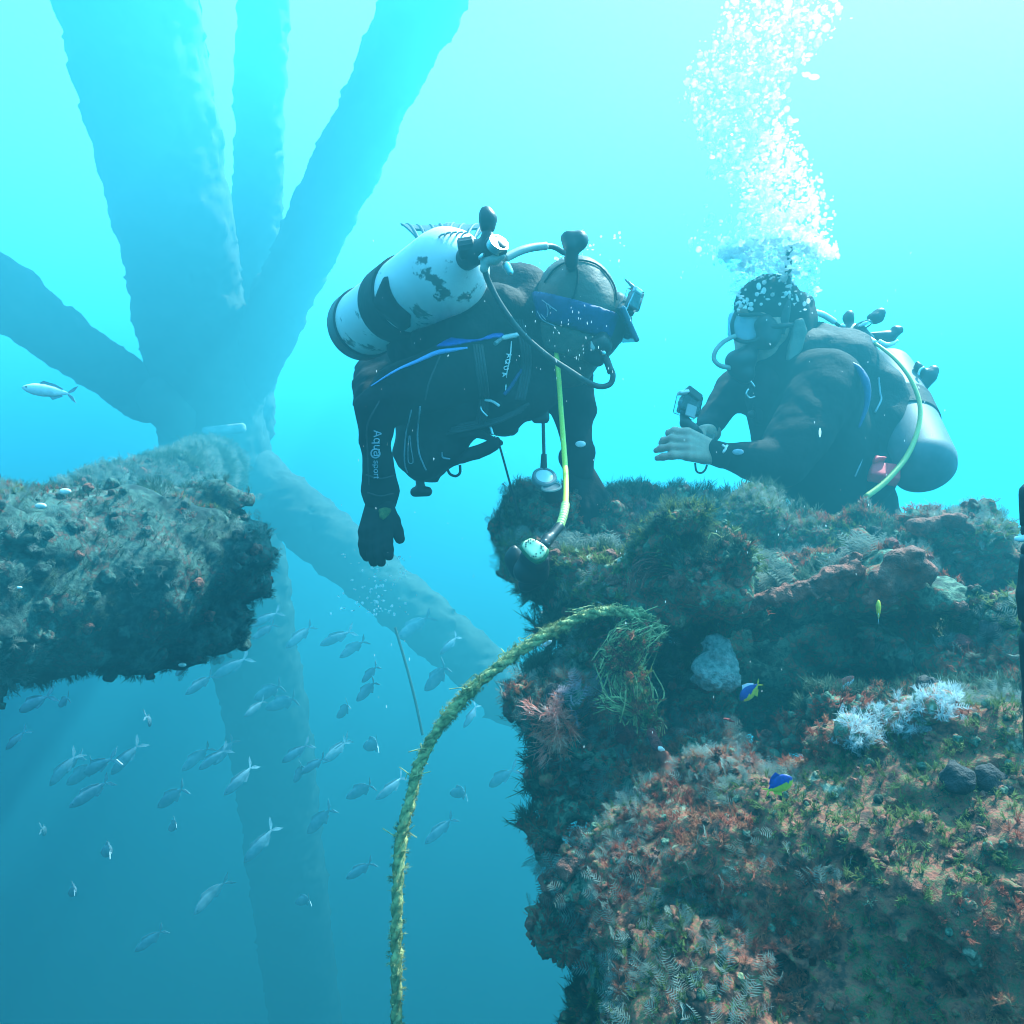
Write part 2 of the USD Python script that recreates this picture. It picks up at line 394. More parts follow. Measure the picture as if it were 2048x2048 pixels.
# ------------------------------------------------------------------ fronds: small plants and animals of the growth, drawn many times
def blade(base, tip, w, bend=0.0, up=(0, 0, 1)):
    base, tip = np.asarray(base, float), np.asarray(tip, float)
    t = tip - base; side = np.cross(t, up)
    if np.linalg.norm(side) < 1e-6: side = np.array([1., 0, 0])
    side = side / np.linalg.norm(side) * w
    mid = base + t * .55 + np.cross(side, t) / (np.linalg.norm(side) * np.linalg.norm(t) + 1e-9) * np.linalg.norm(t) * bend
    v = np.array([base - side * .6, base + side * .6, mid - side * .8, mid + side * .8, tip])
    return trimesh.Trimesh(v, [[0, 1, 3], [0, 3, 2], [2, 3, 4]], process=False)
def plume(r, n=7, bend=.25):
    """A feather-like hydroid one unit tall."""
    ms = []; s = np.linspace(0, 1, 6)
    az = r.uniform(0, 6.28)
    c = np.stack([bend * s ** 2 * math.cos(az), bend * s ** 2 * math.sin(az), s], 1)
    for a, b2 in zip(c, c[1:]): ms.append(blade(a, b2 + (b2 - a) * .1, .012, 0, (math.sin(az) + .01, -math.cos(az), .1)))
    side = np.array([-math.sin(az), math.cos(az), 0])
    for k in range(n):
        q = .15 + .82 * k / n
        p = np.array([bend * q ** 2 * math.cos(az), bend * q ** 2 * math.sin(az), q]); L = .34 * math.sin(math.pi * (q * .8 + .2)) + .05
        for sg in (-1, 1):
            ms.append(blade(p, p + side * sg * L + [0, 0, L * .55] + r.normal(0, .02, 3), .026, r.uniform(-.1, .1), (math.cos(az), math.sin(az), 0)))
    return trimesh.util.concatenate(ms)
def bush(r, n=12, spread=.7, w=.022):
    ms = []
    for k in range(n):
        az, sp, L = r.uniform(0, 6.28), spread * r.uniform(.1, 1), r.uniform(.55, 1)
        tip = np.array([math.cos(az) * sp * L, math.sin(az) * sp * L, L * math.sqrt(max(0.05, 1 - sp * sp * .6))])
        ms.append(blade((0, 0, 0), tip, w, r.uniform(-.2, .2)))
        for j in range(3):
            q = tip * r.uniform(.35, .85)
            ms.append(blade(q, q + r.normal(0, .16, 3) + tip * .22, w * .8, 0))
    return trimesh.util.concatenate(ms)
def knob(r):
    s = trimesh.creation.icosphere(2, .5)
    s.vertices *= 1 + .9 * (meshkit.noise(s.vertices * 3.1 + r.uniform(0, 50), 3) - .5)[:, None]
    s.vertices[:, 2] += .2
    return s
def surface_points(m, n, r, up=None):
    tri_ = m.triangles; a = m.area_faces.copy()
    if up is not None: a = a * np.clip(m.face_normals[:, 2] * up + 1 - abs(up) * .4, 0.02, None)
    i = r.choice(len(a), n, p=a / a.sum())
    w = r.dirichlet((1, 1, 1), n)
    return (tri_[i] * w[:, :, None]).sum(1), m.face_normals[i]
def scatter(name, pts, nrm, size, protos, mats, r, label, cat, up=.35, jitter=.35, parent=None):
    path = numbered((parent or '/World') + '/' + name)
    pi = UsdGeom.PointInstancer.Define(stage, path)
    targets = []
    for k, pm in enumerate(protos):
        q = f'{path}/frond_{k:03d}'
        usdkit.mesh(stage, q, pm, M[mats[k % len(mats)]], smooth=False); targets.append(q)
    pi.CreatePrototypesRel().SetTargets(targets)
    z = nrm + np.array([0, 0, up]) + r.normal(0, jitter, nrm.shape); z /= np.linalg.norm(z, axis=1, keepdims=True)
    x = np.cross(z, r.normal(0, 1, z.shape)); x /= np.linalg.norm(x, axis=1, keepdims=True); y = np.cross(z, x)
    w = np.sqrt(np.maximum(0, 1 + x[:, 0] + y[:, 1] + z[:, 2])) / 2 + 1e-6
    qx, qy, qz = (y[:, 2] - z[:, 1]) / (4 * w), (z[:, 0] - x[:, 2]) / (4 * w), (x[:, 1] - y[:, 0]) / (4 * w)
    qs = np.stack([w, qx, qy, qz], 1); qs /= np.linalg.norm(qs, axis=1, keepdims=True)
    base = np.zeros(3)
    for qq, bb in BASE.items():
        if parent and (parent == qq or parent.startswith(qq + '/')): base = bb
    pi.CreatePositionsAttr(Vt.Vec3fArray.FromNumpy((pts - base).astype(np.float32)))
    pi.CreateOrientationsAttr(Vt.QuathArray([Gf.Quath(float(a), float(b2), float(c), float(d)) for a, b2, c, d in qs]))
    s = np.broadcast_to(size, (len(pts),))
    pi.CreateScalesAttr(Vt.Vec3fArray.FromNumpy(np.stack([s, s, s], 1).astype(np.float32)))
    pi.CreateProtoIndicesAttr(Vt.IntArray.FromNumpy(r.integers(0, len(protos), len(pts)).astype(np.int32)))
    tag(pi.GetPrim(), label, None if parent else cat, kind='stuff')
    return path
PLUMES = [plume(np.random.default_rng(k), 7, .15 + .12 * k) for k in range(4)]
BUSHES = [bush(np.random.default_rng(20 + k)) for k in range(4)]
TURFS = [bush(np.random.default_rng(40 + k), 9, .95, .05) for k in range(3)]
KNOBS = [knob(np.random.default_rng(60 + k)) for k in range(4)]

# ------------------------------------------------------------------ the encrusted beam on the left
bm_f = rough(union(
    chain((-420, 1160, 1.85, 185), (-50, 1158, 2.15, 172), (230, 1152, 2.5, 160), (425, 1122, 2.75, 128))
    + chain((300, 1010, 2.8, 50), (490, 1000, 2.85, 42)) + chain((380, 1230, 2.75, 90), (440, 1255, 2.75, 45)) + chain((330, 1160, 2.65, 160), (460, 1110, 2.75, 60))
    + chain((-300, 1150, 2.6, 120), (80, 1090, 3.4, 95), (330, 985, 5.0, 70), (420, 940, 8.0, 50), (455, 922, 12.2, 36)), .1),
    [(2.2, .06, 2, 5), (7, .075, 3, 6), (19, .045, 3, 8)])
beam = main_pieces(nets(bm_f, .022, pad=.1, slack=.2, box=(np.array([-3.2, 1.2, -1.0]), np.array([-.6, 13.2, 1.2]))))
bt = thing('encrusted_beam', 'thick dark steel beam overgrown with sponges and hydroids at the left edge', 'beam', P(200, 1330, 2.5))
obj('crusted_shell', beam, 'beam_crust', bt, smooth=True)
r = np.random.default_rng(11)
near = trimesh.Trimesh(beam.vertices, beam.faces[beam.triangles_center[:, 1] < 9], process=False)
pts, nn = surface_points(near, 22000, r)
mask = meshkit.fbm(pts * 2.6, 3, 31)
dark, pale, red_ = mask < .47, (mask > .505) & (nn[:, 1] < .3), (meshkit.fbm(pts * 3.5, 3, 47) > .56) & (nn[:, 2] > -.1)
scatter('dark_hydroid_growth', pts[dark], nn[dark], r.uniform(.012, .036, dark.sum()) * np.clip(pts[dark][:, 1] / 2.4, 1, 3), BUSHES, ['hydroid_dark'], r, 'dark bushy hydroids covering the left beam', 'hydroids', parent=bt)
scatter('pale_hydroid_growth', pts[pale], nn[pale], r.uniform(.018, .042, pale.sum()) * np.clip(pts[pale][:, 1] / 2.6, 1, 3), PLUMES + BUSHES, ['hydroid_pale', 'hydroid_pale', 'hydroid_dark'], r, 'pale feathery hydroids in patches on the left beam', 'hydroids', parent=bt)
scatter('red_turf_growth', pts[red_], nn[red_], r.uniform(.012, .03, red_.sum()), TURFS, ['turf_red', 'turf_green'], r, 'reddish turf along the top of the left beam', 'turf', parent=bt)
kn_ = r.uniform(0, 1, len(pts)) > .93
scatter('knob_growth', pts[kn_], nn[kn_], r.uniform(.012, .045, kn_.sum()), KNOBS, ['beam_crust', 'sponge_brown', 'beam_crust'], r, 'lumpy crust knobs on the left beam', 'crust', parent=bt)
for k, (u, v, d, s, lab) in enumerate([(131, 983, 2.05, .016, 'bright white oyster shell upper of the two on top of the left beam'), (82, 1012, 1.95, .014, 'yellowish white oyster shell lower left on top of the left beam'), (39, 1175, 1.82, .006, 'tiny pale shell low on the dark face of the left beam'), (365, 1330, 2.5, .013, 'small white shell under the bottom edge of the left beam')]):
    sh = trimesh.creation.icosphere(2, s); sh.vertices *= (1, .5, .55); sh.vertices *= 1 + .25 * (meshkit.noise(sh.vertices * 60, k) - .5)[:, None]
    sh.apply_translation(P(u, v, d)); obj('oyster_shell', sh, 'shell_white', smooth=60, label=lab, cat='shell')

# ------------------------------------------------------------------ the encrusted wreckage on the right: a broken hollow tube
C = chain
reef_prims = (
    C((1020, 1085, 2.0, 40), (1070, 1050, 2.02, 48), (1150, 1062, 2.05, 58), (1350, 1065, 2.1, 72), (1550, 1080, 2.05, 70), (1740, 1098, 1.95, 48), (1900, 1112, 1.85, 42), (2010, 1145, 1.78, 44), (2200, 1220, 1.6, 60))
    + C((1060, 1120, 1.85, 42), (1240, 1150, 2.0, 80), (1500, 1170, 2.05, 100), (1760, 1170, 1.92, 80), (1930, 1190, 1.78, 65))
    + C((1100, 1165, 1.55, 30), (1180, 1178, 1.5, 38), (1250, 1192, 1.46, 36), (1320, 1200, 1.42, 28), (1420, 1210, 1.4, 24), (1580, 1200, 1.38, 22), (1660, 1176, 1.38, 32), (1760, 1160, 1.36, 40), (1900, 1200, 1.32, 50), (2060, 1250, 1.25, 70))
    + C((1108, 1190, 1.55, 40), (1140, 1280, 1.5, 50), (1150, 1360, 1.44, 44), (1128, 1440, 1.38, 52), (1160, 1530, 1.35, 46), (1128, 1620, 1.3, 56), (1200, 1780, 1.22, 80), (1290, 2150, 1.1, 140))
    + C((1220, 1270, 1.64, 95), (1250, 1400, 1.57, 110), (1290, 1560, 1.37, 130), (1350, 1800, 1.17, 210))
    + C((1350, 1250, 1.62, 55), (1400, 1400, 1.5, 55))
    + C((1450, 1330, 2.0, 130), (1650, 1330, 1.98, 130), (1800, 1330, 1.8, 70)) + C((1420, 1195, 1.52, 36), (1650, 1178, 1.52, 40), (1780, 1178, 1.5, 44)) + C((1420, 1190, 1.64, 40), (1650, 1175, 1.64, 46), (1780, 1175, 1.6, 46)) + C((1440, 1185, 1.78, 50), (1680, 1170, 1.78, 54))
    + C((1860, 1260, 1.42, 55), (1920, 1330, 1.34, 75), (2060, 1360, 1.22, 100))
    + C((1400, 1510, 1.34, 55), (1560, 1520, 1.24, 50), (1700, 1490, 1.17, 45), (1850, 1440, 1.14, 50), (2050, 1410, 1.1, 60))
    + C((1885, 1062, 1.72, 26), (1925, 1072, 1.7, 24)) + C((1745, 1155, 1.32, 26), (1800, 1135, 1.33, 24))
    + C((1275, 1195, 1.4, 12), (1284, 1150, 1.4, 14), (1320, 1135, 1.4, 16), (1375, 1148, 1.39, 16), (1435, 1128, 1.37, 27), (1475, 1145, 1.36, 16))
    + C((1320, 1195, 1.38, 22), (1420, 1200, 1.36, 24)) + C((1825, 1055, 1.8, 18), (1865, 1065, 1.8, 22)) + C((1945, 1058, 1.72, 18)) + C((1985, 1085, 1.7, 20)))
near_prims = (C((1540, 1700, 1.02, 120), (1760, 1640, .98, 120), (1960, 1575, .95, 110), (2150, 1560, .9, 130))
    + C((1450, 1870, 1.0, 250), (1750, 1870, .92, 260), (2050, 1870, .85, 300)) + C((1500, 2150, .85, 300), (2000, 2150, .8, 300))
    + C((1290, 1640, 1.1, 60), (1420, 1620, 1.08, 70)))
lump = [(3.2, .05, 2, 15), (8, .065, 3, 16), (21, .046, 3, 18), (60, .014, 2, 19)]
rt = thing('encrusted_wreckage', 'broken hollow steel tube crusted with brown and red growth on the right', 'wreckage', P(1500, 1900, 1.1))
solid_f = union(list(reef_prims), .05)
def hollow(p):
    q = (p - P(1590, 1305, 1.5)) / np.array([.19, .40, .074])
    return np.maximum(solid_f(p), -(np.sqrt((q * q).sum(1)) - 1) * .074)
hollow.box = solid_f.box
reef_f = rough(hollow, lump)
reef = main_pieces(nets(reef_f, .009, pad=.06, slack=.13, box=(np.array([-.02, .75, -1.15]), np.array([1.75, 2.4, .13]))))
obj('crusted_shell', reef, 'reef_crust', rt, smooth=True)
near_f = rough(union(list(near_prims), .05), [(4, .03, 2, 35), (11, .04, 3, 36), (30, .026, 3, 38), (80, .009, 2, 39)])
nearm = main_pieces(nets(near_f, .0065, pad=.06, slack=.1, box=(np.array([.15, .45, -.9]), np.array([1.15, 1.3, -.2]))))
wreck_f = union([reef_f, near_f], 0)
obj('red_crusted_shell', nearm, 'red_crust', rt, smooth=True)
r = np.random.default_rng(12)
npts, nnn = surface_points(nearm, 14000, r, .5)
def scn(name, m, lo, hi, pr, ms, lab):
    scatter(name, npts[m], nnn[m], r.uniform(lo, hi, m.sum()), pr, ms, r, lab, None, .3, parent=rt)
nk = meshkit.fbm(npts * 7, 3, 91); nk2 = meshkit.fbm(npts * 6, 3, 93); kk = r.uniform(0, 1, len(npts))
scn('red_turf_growth', (nk < .5) & (kk < .7), .005, .014, TURFS, ['turf_red'], 'red brown turf on the nearest lump')
scn('pale_hydroid_growth', (nk2 > .57) & (kk < .5), .009, .024, PLUMES, ['hydroid_pale'], 'small pale feathers on the nearest lump')
scn('green_turf_growth', (nk > .52) & (kk < .5), .005, .015, TURFS, ['turf_green', 'hydroid_dark'], 'olive green turf on the nearest lump')
scn('knob_growth', kk > .9, .004, .012, KNOBS, ['red_crust', 'sponge_brown', 'reef_crust'], 'small crust knobs on the nearest lump')
pts, nn = surface_points(reef, 46000, r, .35)
cav = (np.linalg.norm((pts - P(1600, 1310, 1.6)) / np.array([.22, .45, .12]), axis=1) > 1)
rim = smooth_path([P(*q) for q in [(1300, 1195, 1.4), (1420, 1205, 1.36), (1580, 1196, 1.35), (1660, 1172, 1.34), (1760, 1150, 1.32), (1860, 1160, 1.3)]], 60)
cav &= np.sqrt(((pts[:, None] - rim[None]) ** 2).sum(2)).min(1) > .055
pts, nn = pts[cav], nn[cav]
mk, mk2 = meshkit.fbm(pts * 4.2, 3, 51), meshkit.fbm(pts * 5.0, 3, 57)
dk = mk < .43; pl = (mk > .54); rd = (mk2 > .5 + .1 * np.clip((pts[:, 1] - 1.4) / .4, 0, 1)) & (nn[:, 2] > -.35); gn = (mk2 < .42)
keep = r.uniform(0, 1, len(pts))
def sc(name, m, lo, hi, pr, ms, lab, cat, up=.35):
    scatter(name, pts[m], nn[m], r.uniform(lo, hi, m.sum()), pr, ms, r, lab, cat, up, parent=rt)
sc('dark_hydroid_growth', dk & (keep < .6), .012, .036, BUSHES, ['hydroid_dark'], 'dark bushy hydroids on the right wreckage', 'hydroids')
sc('pale_hydroid_growth', pl & (keep < .6), .012, .034, PLUMES, ['hydroid_pale'], 'pale feathery hydroids on the right wreckage', 'hydroids')
sc('red_turf_growth', rd & (keep < .55), .008, .022, TURFS, ['turf_red'], 'red brown turf on the right wreckage', 'turf')
sc('green_turf_growth', gn & (keep < .6), .008, .026, TURFS, ['turf_green'], 'olive green turf on the right wreckage', 'turf')
sc('knob_growth', (keep > .88), .005, .02, KNOBS, ['reef_crust', 'sponge_brown', 'red_crust'], 'small brown and red crust knobs on the right wreckage', 'crust')
sc('sponge_growth', keep < .009, .015, .042, KNOBS, ['sponge_brown', 'sponge_red', 'reef_crust', 'sponge_dark'], 'brown, red and dark sponges dotted over the right wreckage', 'sponge', -.2)
# a fringe of long pale hydroids stands up along the rims
from scipy.spatial import cKDTree
SNAP = cKDTree(reef.vertices)
def fringe(name, path, n, lo, hi, pr, ms, lab, spread=.02, up=1.2):
    c = smooth_path([P(*q) for q in path], 300); i = r.integers(0, 300, n)
    p = SNAP.data[SNAP.query(c[i] + r.normal(0, spread, (n, 3)))[1]]
    scatter(name, p, np.tile([0, -.25, .3], (n, 1)), r.uniform(lo, hi, n), pr, ms, r, lab, 'hydroids', up, .3, parent=rt)
fringe('rim_hydroid_growth', [(1400, 1195, 1.42), (1480, 1190, 1.41), (1580, 1178, 1.4), (1640, 1150, 1.4), (1700, 1125, 1.4)], 260, .025, .055, PLUMES, ['hydroid_pale'], 'pale feathers along the middle rim')
fringe('rim_hydroid_growth', [(1000, 1085, 2.0), (1040, 1025, 2.02), (1100, 1010, 2.05), (1300, 1000, 2.1), (1460, 1002, 2.1), (1600, 1010, 2.05)], 700, .02, .05, BUSHES, ['hydroid_dark'], 'dark hydroids along the back rim')
fringe('rim_hydroid_growth', [(1068, 1200, 1.5), (1070, 1330, 1.45), (1078, 1480, 1.38), (1072, 1640, 1.3)], 420, .02, .05, BUSHES, ['hydroid_dark'], 'dark hydroids down the left edge', up=.1)
fringe('rim_hydroid_growth', [(1120, 1080, 1.72), (1170, 1100, 1.68), (1230, 1130, 1.62), (1290, 1150, 1.6)], 420, .025, .06, PLUMES, ['hydroid_pale'], 'pale feathers behind the yellow regulator', .03)
fringe('rim_hydroid_growth', [(1620, 1018, 1.98), (1680, 1025, 1.97), (1760, 1048, 1.95), (1820, 1062, 1.9)], 260, .012, .03, TURFS, ['turf_red', 'hydroid_pale'], 'pinkish tufts on the back rim', .03)

# ---- colonies that stand out, each a thing of its own
def colony(name, spec, mat_, protos, n, lo, hi, label, cat, seed, up=.2, core=.018, coremat='reef_crust'):
    rr = np.random.default_rng(seed); ms = []
    hit = on_surface(wreck_f, [P(u, v, d) for u, v, d, s in spec])
    spec = [(u, v, h[1] - .006 if abs(h[1] - d) < .3 else d, s) for (u, v, d, s), h in zip(spec, hit)]
    for (u, v, d, s) in spec:
        c = P(u, v, d)
        for k in range(n):
            z = rr.normal(0, 1, 3) + [0, -.5, up * 3]; z /= np.linalg.norm(z)
            x = np.cross(z, rr.normal(0, 1, 3)); 
            m = protos[rr.integers(len(protos))].copy(); m.apply_scale(rr.uniform(lo, hi) * s)
            m.apply_transform(frame(c + rr.normal(0, .009, 3), x, z)); ms.append(m)
    t = thing(name, label, cat, P(*spec[0][:3]))
    if name == 'soft_coral':
        obj('pale_branches', ms[1::3], 'coral_tip', t, smooth=False); ms = ms[::3] + ms[2::3]
    obj('branches', ms, mat_, t, smooth=False)
    obj('base', trimesh.util.concatenate([ball(P(u, v, d) + [0, .01, 0], core * s, 2) for u, v, d, s in spec]), coremat, t, smooth=True)
colony('soft_coral', [(1112, 1420, 1.33, .8), (1118, 1445, 1.32, 1), (1104, 1468, 1.31, 1), (1118, 1490, 1.31, .8)], 'coral_pink', BUSHES, 26, .022, .05, 'bright pink soft coral on the left edge of the right wreckage', 'coral', 3)
colony('feather_hydroid', [(1150, 1400, 1.35, 1), (1165, 1425, 1.35, 1.2), (1180, 1385, 1.36, 1)], 'plume_lilac', PLUMES, 30, .02, .04, 'lilac feathery hydroid bush just behind the pink coral', 'hydroid', 4)
cl = [(1705, 1460, 1.08), (1725, 1478, 1.06), (1765, 1440, 1.07), (1800, 1438, 1.07), (1825, 1425, 1.07), (1868, 1410, 1.07), (1885, 1395, 1.08)]
for k, (u, v, d) in enumerate(cl):
    colony('white_hydroid', [(u, v, d, 1), (u + 10, v + 14, d, .9), (u - 6, v + 10, d, .8)], 'plume_white', PLUMES + BUSHES, 34, .01, .022,
           f"white feathery hydroid clump, {['first', 'second', 'third', 'fourth', 'fifth', 'sixth', 'last'][k]} from the left in the bright row at lower right", 'hydroid', 10 + k, .3)
def lumpy(name, prims, mat_, label, cat, seed, h=.0045, k=.008, amp=.012):
    f = rough(union(prims, k), [(16, amp * 1.3, 2, seed), (42, amp * 1.1, 3, seed + 1), (110, amp * .5, 2, seed + 2)])
    obj(name, nets(f, h, pad=.03, slack=.03), mat_, smooth=True, label=label, cat=cat)
lumpy('brown_sponge', C((1770, 1160, 1.27, 24), (1790, 1128, 1.27, 20), (1830, 1120, 1.27, 22), (1858, 1140, 1.27, 18), (1866, 1178, 1.26, 12), (1850, 1205, 1.26, 9)) + C((1790, 1165, 1.28, 30), (1830, 1160, 1.28, 26)), 'sponge_brown', 'large knobbly brown sponge arching over the rim at right', 'sponge', 71)
lumpy('brown_sponge', C((1738, 1195, 1.27, 11), (1748, 1178, 1.27, 11), (1766, 1180, 1.27, 10), (1772, 1198, 1.27, 9)), 'sponge_brown', 'small ring-shaped brown sponge above the yellow fish', 'sponge', 73)
lumpy('brown_sponge', C((1840, 1050, 1.68, 22), (1890, 1043, 1.68, 22), (1930, 1055, 1.67, 20)), 'sponge_brown', 'flat brown sponge on the upper right slope under the skyline', 'sponge', 75)
lumpy('red_sponge', C((1448, 1437, 1.2, 8), (1472, 1442, 1.2, 9)), 'sponge_red', 'small dark red sponge left of the green cavity floor', 'sponge', 77, h=.004, amp=.006)
lumpy('white_crust', C((1432, 1290, 1.38, 20), (1438, 1325, 1.37, 24), (1415, 1355, 1.36, 22), (1455, 1365, 1.35, 22)), 'crust_white', 'grey white crusted stump at the left side of the cavity', 'crust', 79)
lumpy('red_ridge_crust', C((1420, 1205, 1.34, 14), (1500, 1198, 1.34, 17), (1580, 1193, 1.33, 15), (1650, 1165, 1.33, 20), (1700, 1150, 1.32, 24), (1665, 1200, 1.33, 12)), 'sponge_brown', 'long pinkish brown crust along the rim above the cavity', 'crust', 81, amp=.017)
lumpy('orange_crust', C((1860, 1462, .95, 22), (1930, 1458, .93, 26), (2010, 1475, .91, 26)), 'sponge_brown', 'flat orange brown sponge low at the right edge', 'sponge', 83, amp=.01)
lumpy('dark_sponge', C((1905, 1530, .86, 20), (1915, 1560, .86, 32)), 'sponge_dark', 'black tube-shaped sponge, left one of the pair at lower right', 'sponge', 85, amp=.01)
lumpy('dark_sponge', C((1975, 1545, .86, 20), (1990, 1570, .86, 30)), 'sponge_dark', 'black tube-shaped sponge, right one of the pair at lower right', 'sponge', 87, amp=.01)
# ------------------------------------------------------------------ the divers
def hand(c, fdir, back, size, curl, thumb_side, spread=.1, tdir=None):
    """A hand as round cones: wrist point c, direction of the fingers, direction of the back of the hand; curl bends each finger at its two joints."""
    f = np.asarray(fdir, float); f /= np.linalg.norm(f)
    bk = np.asarray(back, float); bk -= f * (bk @ f); bk /= np.linalg.norm(bk)
    sd = np.cross(f, bk) * thumb_side
    s = size; out = []
    out += limb((c - f * .05 * s, .030 * s), (c, .027 * s))
    for k in (-1.5, -.5, .5, 1.5):
        out += limb((c + sd * k * .010 * s, .022 * s), (c + f * .085 * s + sd * k * .021 * s, .0155 * s))
    for k, L in zip((1.5, .5, -.5, -1.5), (.9, 1., .93, .74)):
        b0 = c + f * .09 * s + sd * k * .0215 * s
        d = f + sd * k * spread; d /= np.linalg.norm(d); cc = curl if np.ndim(curl) == 0 else curl[int(1.5 - k)]
        pts = [(b0, .0115 * s)]; ang = 0; p = b0
        for q, (ln, rr) in enumerate(((.042, .0105), (.028, .0095), (.021, .0078))):
            ang += cc * (.8, 1.0, .7)[q]
            dirn = d * math.cos(ang) - bk * math.sin(ang)
            p = p + dirn * ln * L * s; pts.append((p, rr * s))
        out += limb(*pts)
    t0 = c + f * .02 * s + sd * .022 * s
    td = (f * .75 + sd * .75 - bk * .25) if tdir is None else np.asarray(tdir, float)
    td = td / np.linalg.norm(td)
    t1 = t0 + td * .045 * s; td2 = td * .8 + f * .45 - bk * .2; td2 /= np.linalg.norm(td2); t2 = t1 + td2 * .032 * s; t3 = t2 + td2 * .024 * s
    out += limb((t0, .017 * s), (t1, .0135 * s), (t2, .0115 * s), (t3, .009 * s))
    return out
WR = [(7, .014, 2, 101), (20, .012, 2, 102)]        # creases of thick neoprene

# ---- diver one, leaning forward over the wreckage
d1 = thing('person', 'diver in black wetsuit and blue-banded hood leaning over the wreckage, right arm hanging down', 'person', P(1000, 900, 2.0))
arm_r = [(975, 730, 1.86, 66), (890, 752, 1.82, 61), (800, 788, 1.78, 58), (752, 832, 1.75, 47), (752, 900, 1.77, 36), (758, 960, 1.79, 32), (762, 1000, 1.8, 29)]
arm_l = [(1105, 700, 1.95, 60), (1142, 760, 1.97, 40), (1150, 830, 2.0, 35), (1155, 900, 2.0, 31), (1158, 945, 2.0, 29)]
trunk = [(1125, 690, 1.93, 56), (1040, 735, 2.02, 92), (930, 760, 2.2, 98), (840, 765, 2.45, 90), (815, 755, 2.7, 76)]
leg_ = [(800, 725, 2.7, 62), (818, 640, 3.05, 46), (862, 560, 3.3, 34), (880, 508, 3.45, 26)]
leg2 = [(850, 725, 2.75, 62), (860, 640, 3.1, 46), (895, 560, 3.35, 34), (912, 508, 3.5, 26)]
hip = [(762, 748, 2.5, 44), (738, 800, 2.3, 38)]
U = lambda *a: union(chain(*a), 0)
torso1 = [U(*trunk), U(*arm_r), U(*arm_l), U(*leg_), U(*leg2), U(*hip), U((1060, 640, 1.95, 60), (960, 640, 1.98, 60))]
ws = nets(rough(union(torso1, .05), WR), .011, pad=.03, slack=.03)
hd = C_ = chain((1154, 592, 1.86, 79), (1158, 612, 1.86, 77)) + chain((1150, 630, 1.87, 70), (1138, 680, 1.9, 60), (1130, 715, 1.93, 62)) + chain((1185, 640, 1.84, 52), (1195, 670, 1.84, 36))
nose = limb((P(1222, 630, 1.84), .014), (P(1240, 652, 1.84), .016)) + limb((P(1210, 685, 1.84), .016), (P(1222, 690, 1.84), .013))
body1 = [union(chain(*c, scale=.78), 0) for c in (trunk, arm_r, arm_l, leg_, leg2)]
head_in = chain((1154, 592, 1.86, 72), (1158, 612, 1.86, 70)) + chain((1150, 630, 1.87, 64), (1138, 680, 1.9, 50), (1130, 715, 1.93, 50)) + chain((1185, 640, 1.84, 50), (1195, 670, 1.84, 34))
hr = hand(P(760, 1008, 1.8), (-.03, -.6, -.8), (-.35, -.75, .55), .82, (.12, .2, .3, .42), -1, .09, tdir=(.5, -.45, -.75))
hl = hand(P(1160, 950, 2.0), P(1188, 1010, 1.98) - P(1160, 950, 2.0), (.35, -.9, .3), 1.0, .35, 1, .12)
hl_fin = hl
obj('body', nets(union(body1 + head_in + nose, .02), .012, pad=.03), 'skin', d1, smooth=True)
obj('wetsuit', ws, 'neoprene', d1, smooth=True)
def fat(prims_fn, extra): return prims_fn
def inflate(f, t):
    g = lambda p: f(p) - t
    g.box = (f.box[0] - t, f.box[1] + t); return g
for lab, hh in (('black glove hanging down with a pale patch on the back', hr), ('black glove resting on the wreckage', hl)):
    obj('glove', nets(inflate(union(hh, .005), .004), .0036, pad=.015), 'neoprene', d1, smooth=True, label=lab)
hood_f = union(hd, .05)
hood = rough(hood_f, [(9, .008, 2, 111), (30, .003, 2, 112)])
obj('hood', nets(hood, .0085, pad=.02, slack=.02), 'hood_olive', d1, smooth=True)
pc = P(1150, 640, 1.86); bn = np.array([-.28, .16, -.95]); bn /= np.linalg.norm(bn)
def band_f(lo, hi, t):
    def g(p):
        s = (p - pc) @ bn
        return np.maximum(np.maximum(lo - s, s - hi), hood_f(p) - t)
    g.box = (hood_f.box[0] - .02, hood_f.box[1] + .02); return g
obj('hood_band', nets(band_f(-.034, .026, .010), .0065, pad=.01), 'blue_cloth', d1, smooth=50, label='blue band round the hood')
obj('hood_collar', nets(band_f(.027, .085, .006), .0075, pad=.01), 'hood_grey', d1, smooth=50, label='grey green lower part of the hood')
# scribbled white lettering on the blue band
lines = []
bf = inflate(hood_f, .0105)
for pl in ([(1092, 606), (1096, 622), (1094, 634)], [(1097, 608), (1101, 618)], [(1074, 622), (1086, 640), (1110, 652)], [(1084, 600), (1100, 612), (1114, 622)], [(1082, 628), (1092, 640)]):
    lines.append(tube(smooth_path(on_surface(bf, [P(u, v, 1.86) for u, v in pl]), 10), .0011, 5))
obj('band_lettering', lines, 'grey_print', d1, smooth=False)
for sm in ([(1088, 565), (1112, 535), (1150, 520), (1195, 530), (1226, 566), (1234, 600)], [(1150, 520), (1156, 550), (1150, 585), (1140, 606)], [(1090, 690), (1120, 700), (1155, 702), (1185, 690)]):
    obj('hood_seam', tube(on_surface(inflate(hood, .0025), [P(u, v, 1.86) for u, v in smooth_path(sm, 20)]), .0022, 6), 'neoprene', d1, smooth=True)
